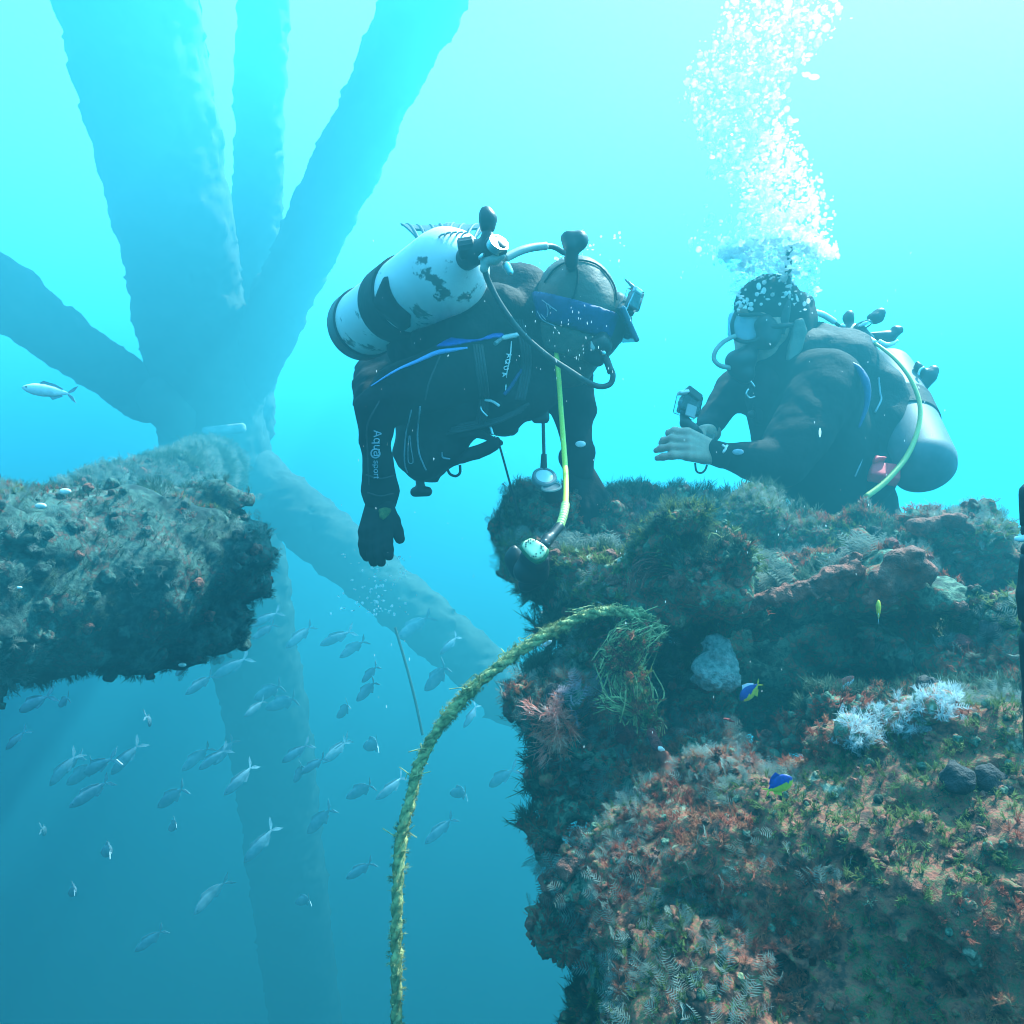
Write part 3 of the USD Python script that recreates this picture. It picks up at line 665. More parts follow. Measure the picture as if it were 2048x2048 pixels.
# mask, worn on the far right side of the head
mk_ = thing('diving_mask', 'black diving mask worn by the leaning diver, seen from the side', 'mask', P(1215, 660, 1.83))
obj('mask_skirt', nets(union(chain((1200, 612, 1.83, 18), (1232, 608, 1.83, 20), (1240, 640, 1.82, 20), (1215, 680, 1.82, 20), (1190, 672, 1.83, 18), (1195, 640, 1.82, 24)) + chain((1225, 630, 1.82, 24), (1218, 660, 1.82, 24)), .02), .006, pad=.015), 'rubber', mk_, smooth=True)
obj('lens', rbox((.012, .13, .085), .005, frame(P(1247, 650, 1.82), (1, 0, .55), (-.5, -.25, 1))), 'glass_dark', mk_)
obj('frame_edge', tube([P(1258, 628, 1.8), P(1228, 682, 1.8)], .0035, 8), 'grey_plastic', mk_)

# vest and its straps
ws_f = union(torso1, .05)
v1 = thing('buoyancy_vest', 'black buoyancy vest with side pockets worn by the leaning diver', 'dive vest', P(940, 920, 1.95))
poly = [(800, 790), (792, 860), (790, 909), (802, 932), (815, 947), (831, 962), (850, 966), (871, 962), (876, 949), (893, 939), (921, 925), (925, 905), (908, 880), (945, 876), (985, 868), (1007, 870), (1026, 866), (1035, 853), (1048, 833), (1065, 837), (1088, 828), (1086, 806), (1113, 800), (1120, 740), (1090, 690), (960, 690), (860, 740)]
vest_prims = [slab(poly, 1.93, .075, .05)] + chain((840, 830, 1.9, 44), (840, 920, 1.9, 36)) + chain((930, 820, 1.9, 55), (900, 890, 1.92, 32)) + chain((1010, 780, 1.88, 62), (1060, 780, 1.9, 50)) \
    + chain((1050, 690, 1.88, 55), (1080, 640, 1.88, 42), (1050, 575, 1.92, 42), (1000, 560, 1.95, 42)) + chain((930, 640, 1.87, 58), (880, 660, 1.95, 52), (820, 690, 2.1, 50)) + chain((990, 620, 1.84, 52), (940, 660, 1.84, 56))
vest_f = rough(union(vest_prims, .025), [(10, .012, 2, 121), (28, .007, 2, 122)])
obj('vest_body', nets(vest_f, .0085, pad=.02, slack=.03), 'vest_cloth', v1, smooth=True)
obj('pocket_flap', nets(rough(union([slab([(925, 908), (910, 925), (921, 926), (958, 921), (998, 898), (1005, 884), (996, 872), (960, 888), (934, 896)], 1.87, .02, .012)], 0), [(25, .004, 2, 131)]), .006, pad=.015), 'vest_cloth', v1, smooth=True)
obj('pocket_flap', nets(union(chain((915, 872, 1.86, 5), (960, 868, 1.86, 7), (1000, 886, 1.86, 7)), .01), .005, pad=.01), 'vest_cloth', v1, smooth=True)
vw_f = union([vest_f, ws_f], 0)
def onv(u, v, off=.004):
    q = on_surface(vw_f, P(u, v, 1.93)); return q * (1 - off / np.linalg.norm(q))
def piping(pl, w, mat_, name='piping', n=24, off=.003, par=None, f=None):
    s = on_surface(f or vw_f, [P(u, v, 1.93) for u, v in smooth_path(pl, n)])
    return obj(name, tube(s * (1 - off / np.linalg.norm(s, axis=1, keepdims=True)), w, 6), mat_, par or v1, smooth=True)
piping([(823, 820), (812, 868), (809, 905), (810, 930), (815, 945)], .0016, 'grey_print')
piping([(840, 813), (835, 868), (838, 905), (846, 927), (852, 940)], .002, 'grey_print')
piping([(818, 873), (816, 900), (817, 924), (826, 924), (822, 895), (820, 873), (818, 873)], .0012, 'grey_print')
piping([(1023, 682), (1020, 715), (1013, 750), (1011, 785)], .0016, 'white_print')
piping([(884, 905), (886, 915), (900, 918)], .002, 'grey_print')
piping([(970, 800), (985, 803), (999, 812)], .0034, 'white_print', 'webbing')
piping([(1008, 790), (1024, 770), (1042, 740)], .0045, 'blue_cloth', 'blue_strap')
zp = [onv(u, v, .004) for u, v in ((1003, 676), (1022, 672), (1038, 669))]
obj('strap_tip', tube(np.array(zp), .0055, 8), 'white_print', v1)
obj('strap', tube(np.array([onv(u, v, .003) for u, v in ((990, 688), (1003, 677))]), .005, 8), 'grey_plastic', v1)
# lettering down the chest strap
for k, (ch, uu, vv) in enumerate((('A', 1013, 707), ('Q', 1010, 719), ('U', 1007, 732), ('A', 1004, 745))):
    q = onv(uu, vv, .005)
    t_ = text(ch, .0105, q, (.2, 0, -1), (-.15, -1, 0)); obj('chest_lettering', t_, 'white_print', v1, smooth=False)
for k_, pl_ in enumerate(([(1035, 640), (1050, 690), (1052, 740), (1040, 800)], [(955, 690), (962, 740), (968, 800), (960, 850)], [(900, 860), (950, 850), (1000, 838), (1050, 815)])):
    q_ = on_surface(vw_f, [P(u, v, 1.93) for u, v in smooth_path(pl_, 26)]); q_ *= (1 - .004 / np.linalg.norm(q_, axis=1, keepdims=True))
    obj('harness_strap', trimesh.util.concatenate([tube(q_ + np.array([o_, 0, o_ * (.0 if k_ < 2 else 1.)]), .0035, 6) for o_ in (-.009, -.003, .003, .009)]), 'harness', v1, smooth=True)
for pl_ in ([(880, 712), (860, 760), (850, 800)], [(760, 800), (735, 850), (735, 905), (738, 970)], [(735, 985), (760, 992), (790, 986)], [(732, 950), (760, 957), (788, 951)]):
    q_ = on_surface(ws_f, [P(u, v, 1.8) for u, v in smooth_path(pl_, 18)]); obj('seam', tube(q_ * .9985, .0018, 6), 'harness', d1, smooth=True)
# dump knob, ring and D-rings hanging below
obj('dump_handle', nets(union(chain((840, 955, 1.93, 9), (841, 980, 1.93, 9)) + chain((830, 984, 1.93, 10), (855, 983, 1.93, 10)), .006), .004, pad=.01), 'rubber', v1, smooth=True)
obj('dump_handle', nets(union(chain((1086, 800, 1.9, 11), (1089, 832, 1.9, 9)) + chain((1072, 838, 1.9, 9), (1090, 838, 1.9, 9)), .006), .004, pad=.01), 'rubber', v1, smooth=True)
obj('dump_handle', nets(union(chain((1023, 862, 1.92, 10), (1028, 858, 1.92, 10)), .006), .004, pad=.01), 'rubber', v1, smooth=True)
obj('pull_loop', hose([(894, 936, 1.93), (900, 948, 1.93), (912, 952, 1.93), (920, 945, 1.93), (920, 930, 1.93)], .0032, 24, 8), 'rubber', v1, smooth=True)
obj('pull_loop', hose([(1033, 852, 1.9), (1040, 846, 1.9), (1044, 834, 1.9)], .003, 12, 8), 'rubber', v1, smooth=True)
obj('d_ring', hose([(961, 813, 1.83), (964, 822, 1.83), (975, 833, 1.83)], .0028, 14, 8), 'steel', v1, smooth=True)
# blue shoulder panel and the piping on the sleeve
def patch(f, poly_, t, d, half=.25):
    """A thin raised panel: what of the shape f, made t thicker, lies inside the outline."""
    g0 = slab(poly_, d, half, .004)
    g = lambda p: np.maximum(f(p) - t, g0(p))
    g.box = g0.box; return g
obj('shoulder_panel', nets(patch(ws_f, [(870, 705), (890, 686), (940, 650), (1000, 640), (1010, 676), (960, 688), (910, 700)], .009, 1.82), .005, pad=.01), 'blue_panel', d1, smooth=True, label='bright blue shoulder panel')
rl = [(742, 772), (790, 742), (835, 722), (872, 706), (905, 700), (935, 696)]
rs = on_surface(inflate(ws_f, .004), [P(u, v, 1.8) for u, v in smooth_path(rl, 26)])
obj('shoulder_piping', tube(rs, np.interp(np.arange(26), [0, 16, 25], [.0012, .006, .003]), 8), 'pale_blue_cloth', d1, smooth=True, label='pale blue seam along the sleeve')
# sleeve lettering down the forearm
q0 = on_surface(ws_f, P(752, 860, 1.78)) * .997; q1 = on_surface(ws_f, P(752, 900, 1.78)) * .996; q2 = on_surface(ws_f, P(752, 925, 1.78)) * .996
obj('sleeve_lettering', text('Aqua', .017, P(748, 860, q0[1] - .004), (0, 0, -1), (-.1, -1, 0), bold=False), 'grey_print', d1, smooth=False)
ring_ = trimesh.creation.torus(.0095, .0015, 24, 6); ring_.apply_transform(frame(P(751, 907, q1[1] - .004), (1, 0, 0), (0, -1, 0)))
obj('sleeve_lettering', ring_, 'grey_print', d1)
obj('sleeve_lettering', text('sport', .012, P(748, 920, q2[1] - .004), (0, 0, -1), (-.1, -1, 0), bold=False), 'grey_print', d1, smooth=False)
glf = union(hr, .012)
obj('glove_patch', nets(patch(glf, [(755, 1018), (770, 1014), (783, 1018), (777, 1031), (768, 1041), (759, 1036)], .0085, 1.75, .06), .004, pad=.01), 'turf_green', d1, smooth=True)
gp = on_surface(inflate(union(hl + chain(*arm_l), .012), .0045), P(1161, 888, 2.0))
obj('cuff_mark', ball(gp, .011, 2, (1.2, .3, .7)), 'white_print', d1, smooth=True)
# fins behind the tank
for k, (u0, v0, d, tl, lab) in enumerate(((872, 508, 3.45, (832, 395), 'dark blue vented fin rising behind the white tank, left one'), (915, 508, 3.5, (948, 395), 'dark blue vented fin rising behind the white tank, right one'))):
    fn = thing('fin', lab, 'fin', P(u0, v0, d))
    a = P(u0, v0, d); b2 = P(tl[0] + (k * 2 - 1) * -8, tl[1] - 5, d + .38)
    x = (b2 - a); side = np.array([1., 0, 0])
    L = np.linalg.norm(x)
    T = frame(a, side, np.cross(side, x) * -1)
    obj('foot_pocket', nets(union(limb((a - x / L * .1, .05), (a + x / L * .12, .045)), 0), .01, pad=.02), 'rubber', fn, smooth=True)
    ux = x / L; nrm = np.cross(side, ux); nrm /= np.linalg.norm(nrm)
    out_ = smooth_path([(-.05, .06), (-.075, .2), (-.1, .36), (-.112, .5), (-.09, .57), (0, .59), (.09, .57), (.112, .5), (.1, .36), (.075, .2), (.05, .06)], 40)
    from shapely.geometry import Polygon
    pl2 = Polygon(out_)
    for s_ in (-1, 1): pl2 = pl2.difference(Polygon([(s_ * .018, .16), (s_ * .05, .16), (s_ * .062, .30), (s_ * .022, .30)]).buffer(.006))
    bl = trimesh.creation.extrude_polygon(pl2, .012, engine='earcut'); bl = bl.subdivide().subdivide()
    q = bl.vertices.copy(); q[:, 2] += -.006 - .5 * q[:, 1] ** 2 + .9 * q[:, 0] ** 2
    bl.vertices = a + q[:, :1] * side + q[:, 1:2] * ux + q[:, 2:] * nrm
    obj('fin_blade', bl, 'fin_rubber', fn, smooth=30)
    for w in (-.075, -.03, .03, .075):
        t_ = np.linspace(.1, .54, 12); c_ = np.stack([w * (.7 + .7 * t_), t_, .004 - .5 * t_ ** 2 + .9 * (w * 1.1) ** 2], 1)
        obj('fin_rib', tube(a + c_[:, :1] * side + c_[:, 1:2] * ux + c_[:, 2:] * nrm, .007, 8), 'fin_rubber', fn, smooth=True)
# ---- diver two, behind the back rim, holding a small camera
d2 = thing('person', 'diver in black wetsuit with clear mask facing left, hands on a small camera', 'person', P(1600, 980, 2.5))
near_arm = [(1660, 768, 2.36, 70), (1610, 850, 2.28, 62), (1560, 925, 2.22, 50), (1500, 922, 2.2, 38), (1425, 905, 2.2, 24)]
far_arm = [(1530, 745, 2.62, 50), (1470, 775, 2.6, 40), (1425, 840, 2.5, 30), (1412, 862, 2.42, 24)]
trunk2 = [(1560, 735, 2.55, 60), (1620, 780, 2.5, 92), (1640, 880, 2.48, 108), (1680, 980, 2.5, 100), (1740, 1120, 2.6, 80)]
leg3 = [(1720, 1080, 2.6, 74), (1850, 1200, 2.75, 60), (1960, 1300, 3.0, 44), (2030, 1380, 3.2, 34)]
neck2 = [(1560, 735, 2.55, 58), (1545, 690, 2.52, 52)]
tor2 = [U(*near_arm), U(*far_arm), U(*trunk2), U(*neck2), U((1540, 760, 2.55, 60), (1560, 850, 2.5, 62), (1590, 930, 2.45, 62)), U(*leg3)]
ws2_f = union(tor2, .05)
ws2 = nets(rough(ws2_f, [(7, .012, 2, 201), (22, .006, 2, 202)]), .011, pad=.03, slack=.03)
face = chain((1530, 630, 2.5, 52), (1545, 650, 2.5, 54)) + chain((1500, 690, 2.5, 30), (1530, 700, 2.5, 40)) + limb((P(1482, 640, 2.5), .014), (P(1474, 668, 2.5), .017)) + limb((P(1484, 618, 2.46), .014), (P(1484, 618, 2.54), .014)) \
    + limb((P(1484, 693, 2.49), .012), (P(1486, 693, 2.52), .012)) + limb((P(1485, 703, 2.49), .013), (P(1487, 703, 2.52), .013)) + limb((P(1490, 722, 2.5), .018), (P(1500, 725, 2.5), .022)) \
    + limb((P(1560, 655, 2.43), .02), (P(1562, 668, 2.43), .014))
h_near = hand(P(1418, 903, 2.2), P(1362, 884, 2.14) - P(1418, 903, 2.2), (.05, -1, .25), 1.0, (.55, .68, .8, .9), -1, .10, tdir=(-.75, .25, .75))
h_far = hand(P(1410, 866, 2.40), P(1368, 868, 2.28) - P(1410, 866, 2.40), (.05, .5, 1), .98, (.5, .6, .7, .8), 1, .06)
obj('body', nets(union([union(chain(*c, scale=.78), 0) for c in (near_arm, far_arm, trunk2, leg3, neck2)] + face, .02), .012, pad=.03), 'skin', d2, smooth=True)
obj('hand', nets(union(h_near, .007), .0034, pad=.012), 'skin', d2, smooth=True, label='bare hand nearest the lens')
obj('hand', nets(union(h_far, .007), .0036, pad=.012), 'skin', d2, smooth=True, label='bare hand behind the camera grip')
obj('wetsuit', ws2, 'neoprene', d2, smooth=True)
cu = P(1424, 904, 2.2)
obj('cuff', nets(union(limb((P(1421, 903, 2.2), .034), (P(1446, 911, 2.2), .036)), 0), .005, pad=.01), 'neoprene', d2, smooth=True)
obj('cuff_buckle', hose([(1445, 890, 2.16), (1452, 896, 2.15), (1446, 905, 2.15), (1455, 890, 2.16)], .003, 16, 6), 'white_print', d2, smooth=True)
obj('cuff_mark', ball(on_surface(ws2_f, P(1476, 904, 2.2)), .012, 2, (1.3, .35, .7)), 'grey_print', d2, smooth=True)
hood2 = chain((1520, 610, 2.5, 46), (1540, 615, 2.5, 54)) + chain((1538, 622, 2.51, 58), (1556, 645, 2.52, 60)) + chain((1524, 606, 2.51, 40), (1540, 600, 2.51, 46)) + chain((1560, 665, 2.53, 54), (1560, 710, 2.55, 54), (1570, 750, 2.55, 62)) + chain((1600, 640, 2.54, 34), (1605, 610, 2.54, 26))
obj('hood', nets(rough(union(hood2, .04), [(9, .01, 2, 211)]), .009, pad=.02, slack=.02), 'neoprene', d2, smooth=True)
obj('hood_bib', nets(rough(union([slab([(1588, 640), (1606, 636), (1613, 665), (1606, 700), (1586, 726), (1570, 724), (1576, 690)], 2.42, .012, .008)], 0), [(20, .006, 2, 221)]), .006, pad=.015), 'hood_grey', d2, smooth=True, label='pale grey flap hanging behind the mask')
for s in (-1, 1):
    obj('eye', ball(P(1487, 640, 2.5 + s * .03), .011, 2), 'eye', d2, smooth=True)
obj('blue_seam', hose([(1690, 722, 2.30), (1718, 738, 2.28), (1734, 775, 2.26), (1732, 815, 2.25), (1718, 855, 2.24)], np.interp(np.arange(30), [0, 12, 29], [.004, .012, .003]), 30, 10), 'blue_cloth', d2, smooth=True, label='curved blue seam of the sleeve')
m2 = thing('diving_mask', 'clear-sided diving mask on the face of the diver facing left', 'mask', P(1490, 655, 2.46))
obj('mask_frame', hose([(1470, 628, 2.44), (1464, 650, 2.43), (1470, 676, 2.44), (1492, 684, 2.43), (1520, 676, 2.42), (1530, 650, 2.42), (1524, 630, 2.42), (1495, 630, 2.43), (1470, 628, 2.44)], .006, 48, 8), 'rubber', m2, smooth=True)
obj('lens', nets(slab([(1470, 630), (1466, 652), (1472, 674), (1494, 682), (1518, 674), (1527, 650), (1522, 632)], 2.44, .006, .004), .005, pad=.012), 'mask_glass', m2, smooth=True)
obj('lens', nets(union(limb((P(1464, 632, 2.47), .012), (P(1462, 668, 2.47), .012)) + limb((P(1464, 632, 2.53), .012), (P(1462, 668, 2.53), .012)), .03), .006, pad=.015), 'mask_glass', m2, smooth=True)
obj('mask_skirt', nets(rough(union(chain((1525, 650, 2.43, 16), (1536, 680, 2.43, 18), (1510, 692, 2.44, 12)) + chain((1532, 640, 2.43, 14), (1545, 665, 2.43, 20)), .015), [(18, .008, 2, 231)]), .006, pad=.02), 'rubber', m2, smooth=True)
obj('strap', hose([(1530, 655, 2.42), (1560, 652, 2.405), (1600, 648, 2.44), (1618, 645, 2.52)], .008, 20, 8), 'rubber', m2, smooth=True)
sn = thing('snorkel', 'dark snorkel standing up beside the head of the diver facing left', 'snorkel', P(1572, 640, 2.44))
obj('snorkel_tube', hose([(1560, 668, 2.43), (1570, 630, 2.42), (1574, 580, 2.43), (1577, 520, 2.45), (1578, 490, 2.46)], np.interp(np.arange(40), [0, 20, 39], [.016, .013, .009]), 40, 12), 'rubber', sn, smooth=True)
obj('snorkel_top', nets(union(chain((1577, 505, 2.45, 7), (1578, 488, 2.46, 12), (1580, 474, 2.46, 8)), .01), .005, pad=.01), 'rubber', sn, smooth=True)
vest2 = thing('buoyancy_vest', 'black buoyancy vest with red weight pocket worn by the diver facing left', 'dive vest', P(1680, 960, 2.4))
vp2 = chain((1545, 740, 2.5, 40), (1530, 800, 2.46, 34), (1525, 835, 2.45, 18)) + chain((1610, 720, 2.5, 60), (1690, 730, 2.5, 62), (1745, 790, 2.5, 60), (1765, 860, 2.48, 62), (1750, 930, 2.45, 56)) + chain((1720, 850, 2.5, 80), (1690, 930, 2.45, 60)) + chain((1640, 665, 2.55, 24), (1700, 690, 2.5, 30), (1730, 740, 2.45, 30)) + chain((1770, 940, 2.38, 32), (1745, 970, 2.38, 34))
v2f = rough(union(vp2, .03), [(10, .012, 2, 241), (26, .006, 2, 242)])
obj('vest_body', nets(v2f, .0095, pad=.02, slack=.03), 'vest_cloth', vest2, smooth=True)
def pip2(pl, w, m_, nm):
    s = on_surface(union([v2f, ws2_f], 0), [P(u, v, 2.5) for u, v in smooth_path(pl, 20)])
    obj(nm, tube(s * .9985, w, 6), m_, vest2, smooth=True)
pip2([(1757, 755), (1760, 785), (1762, 800), (1750, 825)], .003, 'grey_print', 'strap')
pip2([(1732, 896), (1722, 925), (1710, 953)], .0024, 'grey_print', 'piping')
rp = on_surface(union([v2f, ws2_f], 0), [P(u, v, 2.45) for u, v in ((1750, 930), (1785, 955), (1745, 955))])[:, 1]
def tip(m, c, deg):
    m = tri(m).copy(); m.apply_transform(trimesh.transformations.rotation_matrix(math.radians(deg), (1, 0, 0), c)); return m
yy = min(rp) - .012
obj('weight_pocket', tip(nets(slab([(1735, 956), (1744, 932), (1762, 925), (1802, 932), (1791, 972)], yy, .02, .006), .005, pad=.012), P(1768, 950, yy), -38), 'red_cloth', vest2, smooth=True, label='red weight pocket')
obj('weight_pocket', tip(nets(slab([(1744, 926), (1750, 910), (1778, 916), (1760, 920)], yy + .005, .014, .004), .004, pad=.012), P(1758, 922, yy), -38), 'red_cloth', vest2, smooth=True, label='red tab above the pocket')
obj('d_ring', hose([(1497, 778, 2.4), (1493, 788, 2.4), (1500, 796, 2.4), (1510, 793, 2.4)], .003, 16, 8), 'steel', vest2, smooth=True)
obj('d_ring', hose([(1501, 762, 2.4), (1510, 774, 2.4)], .003, 8, 8), 'steel', vest2, smooth=True)
obj('hanging_tab', nets(slab([(1512, 815), (1524, 820), (1524, 846), (1510, 842)], 2.42, .01, .004), .005, pad=.01), 'vest_cloth', vest2, smooth=True)
obj('hanging_ball', ball(P(1503, 829, 2.42), .0125, 3), 'rubber', vest2, smooth=True)
obj('cord', tube([P(1503, 826, 2.42), P(1507, 805, 2.42)], .0012, 5), 'rubber', vest2)
# ------------------------------------------------------------------ gear of the leaning diver
tk = thing('scuba_tank', 'scratched white scuba tank with black boot on the back of the leaning diver', 'dive tank', P(722, 652, 2.28))
a, b = P(722, 652, 2.28), P(893, 543, 1.75)
ax = (b - a) / np.linalg.norm(b - a); L = np.linalg.norm(b - a)
obj('cylinder', lathe([(.0, .001), (.0, .085), (.02, .0925), (L, .0925), (L + .025, .09), (L + .05, .08), (L + .07, .062), (L + .085, .04), (L + .1, .028), (L + .11, .0)], a, b, 64), 'tank_paint', tk, smooth=50)
obj('boot', lathe([(-.02, .0), (-.02, .07), (-.012, .09), (.0, .098), (.062, .0985), (.065, .0925)], a, b, 64), 'rubber', tk, smooth=40)
obj('tank_band', lathe([(.275, .0925), (.28, .0985), (.385, .0985), (.39, .0925)], a, b, 64), 'vest_cloth', tk, smooth=40)
obj('band_pocket', nets(rough(slab([(772, 562), (751, 612), (752, 622), (802, 656), (832, 634), (842, 590), (815, 560)], 1.85, .045, .012), [(12, .006, 2, 141)]), .006, pad=.02), 'vest_cloth', tk, smooth=True)
obj('carry_strap', hose([(800, 566, 1.98), (806, 535, 1.98), (824, 503, 1.97), (850, 481, 1.95), (884, 467, 1.93)], np.interp(np.arange(30), [0, 8, 29], [.02, .017, .006]), 30, 10), 'vest_cloth', tk, smooth=True)
obj('buckle', nets(union(chain((762, 556, 1.98, 2.5), (788, 558, 1.95, 4)), 0), .004, pad=.01), 'rubber', tk, smooth=True)
obj('buckle', nets(union(chain((750, 574, 2.0, 3), (760, 581, 1.98, 4)), 0), .004, pad=.01), 'grey_plastic', tk, smooth=True)
lt = []
for k, (u, v) in enumerate([(878, 474), (889, 471), (901, 470), (913, 470), (924, 471)]):
    q = on_surface(cone(a + ax * .1, b, .0932, .0932), P(u, v, 1.75))
    lt.append(tube([q, q + ax * .012 + [0, 0, .001], q + ax * .020 + [.004, 0, .0]], .0022, 5))
obj('stamped_lettering', lt, 'grey_plastic', tk, smooth=False, label='worn dark lettering on the shoulder')
n0 = a + ax * (L + .095)
obj('valve', nets(union(limb((n0, .024), (n0 + ax * .05, .024)) + chain((950, 500, 1.63, 20), (985, 490, 1.6, 16)) + chain((975, 470, 1.6, 13), (975, 500, 1.6, 15)), .01), .005, pad=.015), 'rubber', tk, smooth=True)
kn = lathe([(0, 0), (0, .017), (.004, .021), (.03, .021), (.034, .017), (.034, 0)], P(950, 494, 1.62), P(920, 499, 1.62), 28)
kn.vertices[28 * 2:28 * 4:2] += (kn.vertices[28 * 2:28 * 4:2] - P(935, 496, 1.62)) * .06
obj('valve_knob', kn, 'rubber', tk, smooth=30)
rg = thing('regulator', 'black regulator on the white tank, hose looping to the mouth of the leaning diver', 'regulator', P(985, 520, 1.6))
obj('first_stage', nets(union(chain((985, 488, 1.59, 17), (1000, 500, 1.58, 15)) + chain((975, 455, 1.6, 15), (976, 438, 1.6, 16), (972, 425, 1.6, 13)), .012), .005, pad=.015), 'rubber', rg, smooth=True)
c0 = P(997, 487, 1.575); nn0 = np.array([.45, -.75, .5])
obj('cap_ring', lathe([(-.012, .016), (-.012, .021), (.004, .021), (.004, .016)], c0, c0 + nn0, 32), 'steel', rg, smooth=30)
obj('cap_face', lathe([(-.012, .016), (.003, .0165), (.004, .0)], c0, c0 + nn0, 32), 'gauge_face', rg, smooth=30)
obj('elbow', nets(union(chain((968, 522, 1.6, 8), (990, 520, 1.59, 9), (1005, 512, 1.58, 7)) + chain((970, 530, 1.6, 8), (968, 538, 1.6, 9)), .008), .004, pad=.01), 'pale_hose', rg, smooth=True)
obj('fitting', nets(union(chain((960, 515, 1.59, 5), (967, 508, 1.59, 4)), 0), .004, pad=.01), 'steel', rg, smooth=True)
obj('fitting', nets(union(chain((1012, 530, 1.6, 9), (1020, 545, 1.6, 8)), 0), .004, pad=.01), 'steel', rg, smooth=True)
obj('hose', hose([(968, 536, 1.6), (978, 565, 1.61), (1003, 612, 1.62), (1045, 668, 1.64), (1095, 712, 1.67), (1140, 742, 1.7), (1175, 764, 1.72), (1200, 773, 1.74), (1220, 768, 1.75), (1226, 750, 1.75), (1218, 730, 1.76)], .0062, 90, 12), 'rubber_hose', rg, smooth=True)
obj('hose_sleeve', hose([(1222, 745, 1.75), (1214, 722, 1.76), (1205, 706, 1.77)], .0082, 16, 12), 'rubber', rg, smooth=True)
obj('second_stage', nets(union(chain((1190, 695, 1.78, 20), (1205, 690, 1.77, 20)) + chain((1180, 712, 1.79, 14), (1196, 720, 1.78, 14)) + chain((1205, 675, 1.78, 12)), .012), .005, pad=.015), 'rubber', rg, smooth=True)
obj('swivel', nets(union(chain((1203, 702, 1.76, 5), (1207, 706, 1.755, 6)), 0), .004, pad=.01), 'steel', rg, smooth=True)
obj('exhaust_highlight', nets(union(chain((1184, 684, 1.765, 4), (1186, 697, 1.76, 6)), 0), .004, pad=.01), 'pale_hose', rg, smooth=True, label='pale exhaust port')
o2 = thing('regulator', 'dark bulbous regulator floating over the hooded head on a pale sleeved hose', 'regulator', P(1145, 515, 1.74))
obj('hose_sleeve', hose([(1008, 518, 1.6), (1040, 502, 1.62), (1065, 495, 1.64), (1092, 492, 1.66)], .0085, 24, 12), 'pale_hose', o2, smooth=True)
obj('hose', hose([(1088, 492, 1.66), (1108, 494, 1.68), (1128, 506, 1.71)], .006, 16, 10), 'rubber_hose', o2, smooth=True)
obj('second_stage', nets(rough(union(chain((1138, 478, 1.73, 16), (1158, 476, 1.73, 15)) + chain((1140, 495, 1.73, 14), (1142, 520, 1.75, 10), (1142, 535, 1.78, 10)) + chain((1165, 488, 1.73, 9)), .015), [(30, .006, 2, 151)]), .005, pad=.015), 'rubber', o2, smooth=True)
gc = thing('action_camera', 'small camera in a clear case on a short arm beside the leaning diver', 'camera', P(1262, 630, 1.8))
cx, cn = np.array([.42, 0, .9]), np.array([.5, -.8, 0])
obj('housing', rbox((.05, .034, .03), .004, frame(P(1266, 600, 1.8), cx, cn)), 'clear_case', gc)
obj('camera_body', rbox((.04, .024, .022), .003, frame(P(1266, 601, 1.8), cx, cn)), 'grey_plastic', gc)
obj('latch', rbox((.012, .022, .012), .003, frame(P(1275, 582, 1.795), cx, cn)), 'white_plastic', gc)
obj('divider', tube([P(1252, 620, 1.785), P(1268, 586, 1.785)], .0018, 6), 'steel', gc)
obj('arm', nets(union(chain((1250, 558, 1.8, 2.5), (1270, 578, 1.8, 5)), 0), .004, pad=.01), 'grey_plastic', gc, smooth=True)
obj('thumb_screw', nets(union(chain((1256, 624, 1.8, 6), (1262, 626, 1.8, 7)), 0), .004, pad=.01), 'rubber', gc, smooth=True)
# the dangling gauge and the clip with its line
gg = thing('pressure_gauge', 'round dive gauge with bright white face hanging on a black hose above the wreckage', 'gauge', P(1095, 990, 1.9))
obj('hose', hose([(1086, 832, 1.9), (1087, 870, 1.9), (1088, 915, 1.9)], .0042, 20, 10), 'rubber_hose', gg, smooth=True)
obj('hose_sleeve', hose([(1088, 908, 1.9), (1087, 940, 1.9)], np.linspace(.0065, .0085, 8), 8, 12), 'rubber', gg, smooth=True)
c1 = P(1089, 953, 1.88); n1 = np.array([.1, -.72, .62])
obj('gauge_body', lathe([(-.022, 0), (-.022, .022), (-.012, .029), (0, .029), (.003, .026), (.003, .021)], c1, c1 + n1, 36), 'grey_plastic', gg, smooth=40)
obj('gauge_face', lathe([(.001, .0215), (.004, .014), (.005, .0)], c1, c1 + n1, 36), 'gauge_face', gg, smooth=40)
c2_ = P(1103, 975, 1.86); n2_ = np.array([-.12, -.45, .9])
obj('compass_body', lathe([(-.035, 0), (-.033, .018), (-.012, .024), (0, .024), (.002, .021)], c2_, c2_ + n2_, 36), 'rubber', gg, smooth=40)
obj('compass_rim', lathe([(.0, .0245), (.003, .0235), (.003, .020), (.0, .020)], c2_, c2_ + n2_, 36), 'pale_hose', gg, smooth=40)
obj('compass_face', lathe([(.0005, .0202), (.001, .0)], c2_, c2_ + n2_, 36), 'grey_plastic', gg, smooth=40)
cl_ = thing('line_clip', 'silver bolt clip with a thin black line running down to the wreckage', 'clip', P(1045, 1062, 1.9))
for pl_ in ([(979, 833), (981, 848)], [(980, 852), (983, 862), (985, 870)], [(990, 872), (994, 882)]):
    obj('clip_link', hose([(u, v, 1.86) for u, v in pl_], .0042, 10, 8), 'steel', cl_, smooth=True)
obj('clip_ring', hose([(988, 826, 1.86), (990, 833, 1.86), (987, 838, 1.86)], .0028, 10, 8), 'steel', cl_, smooth=True)
obj('line', hose([(995, 880, 1.87), (1003, 905, 1.88), (1025, 985, 1.92), (1048, 1068, 1.96)], .0026, 30, 8), 'rubber_hose', cl_, smooth=True)
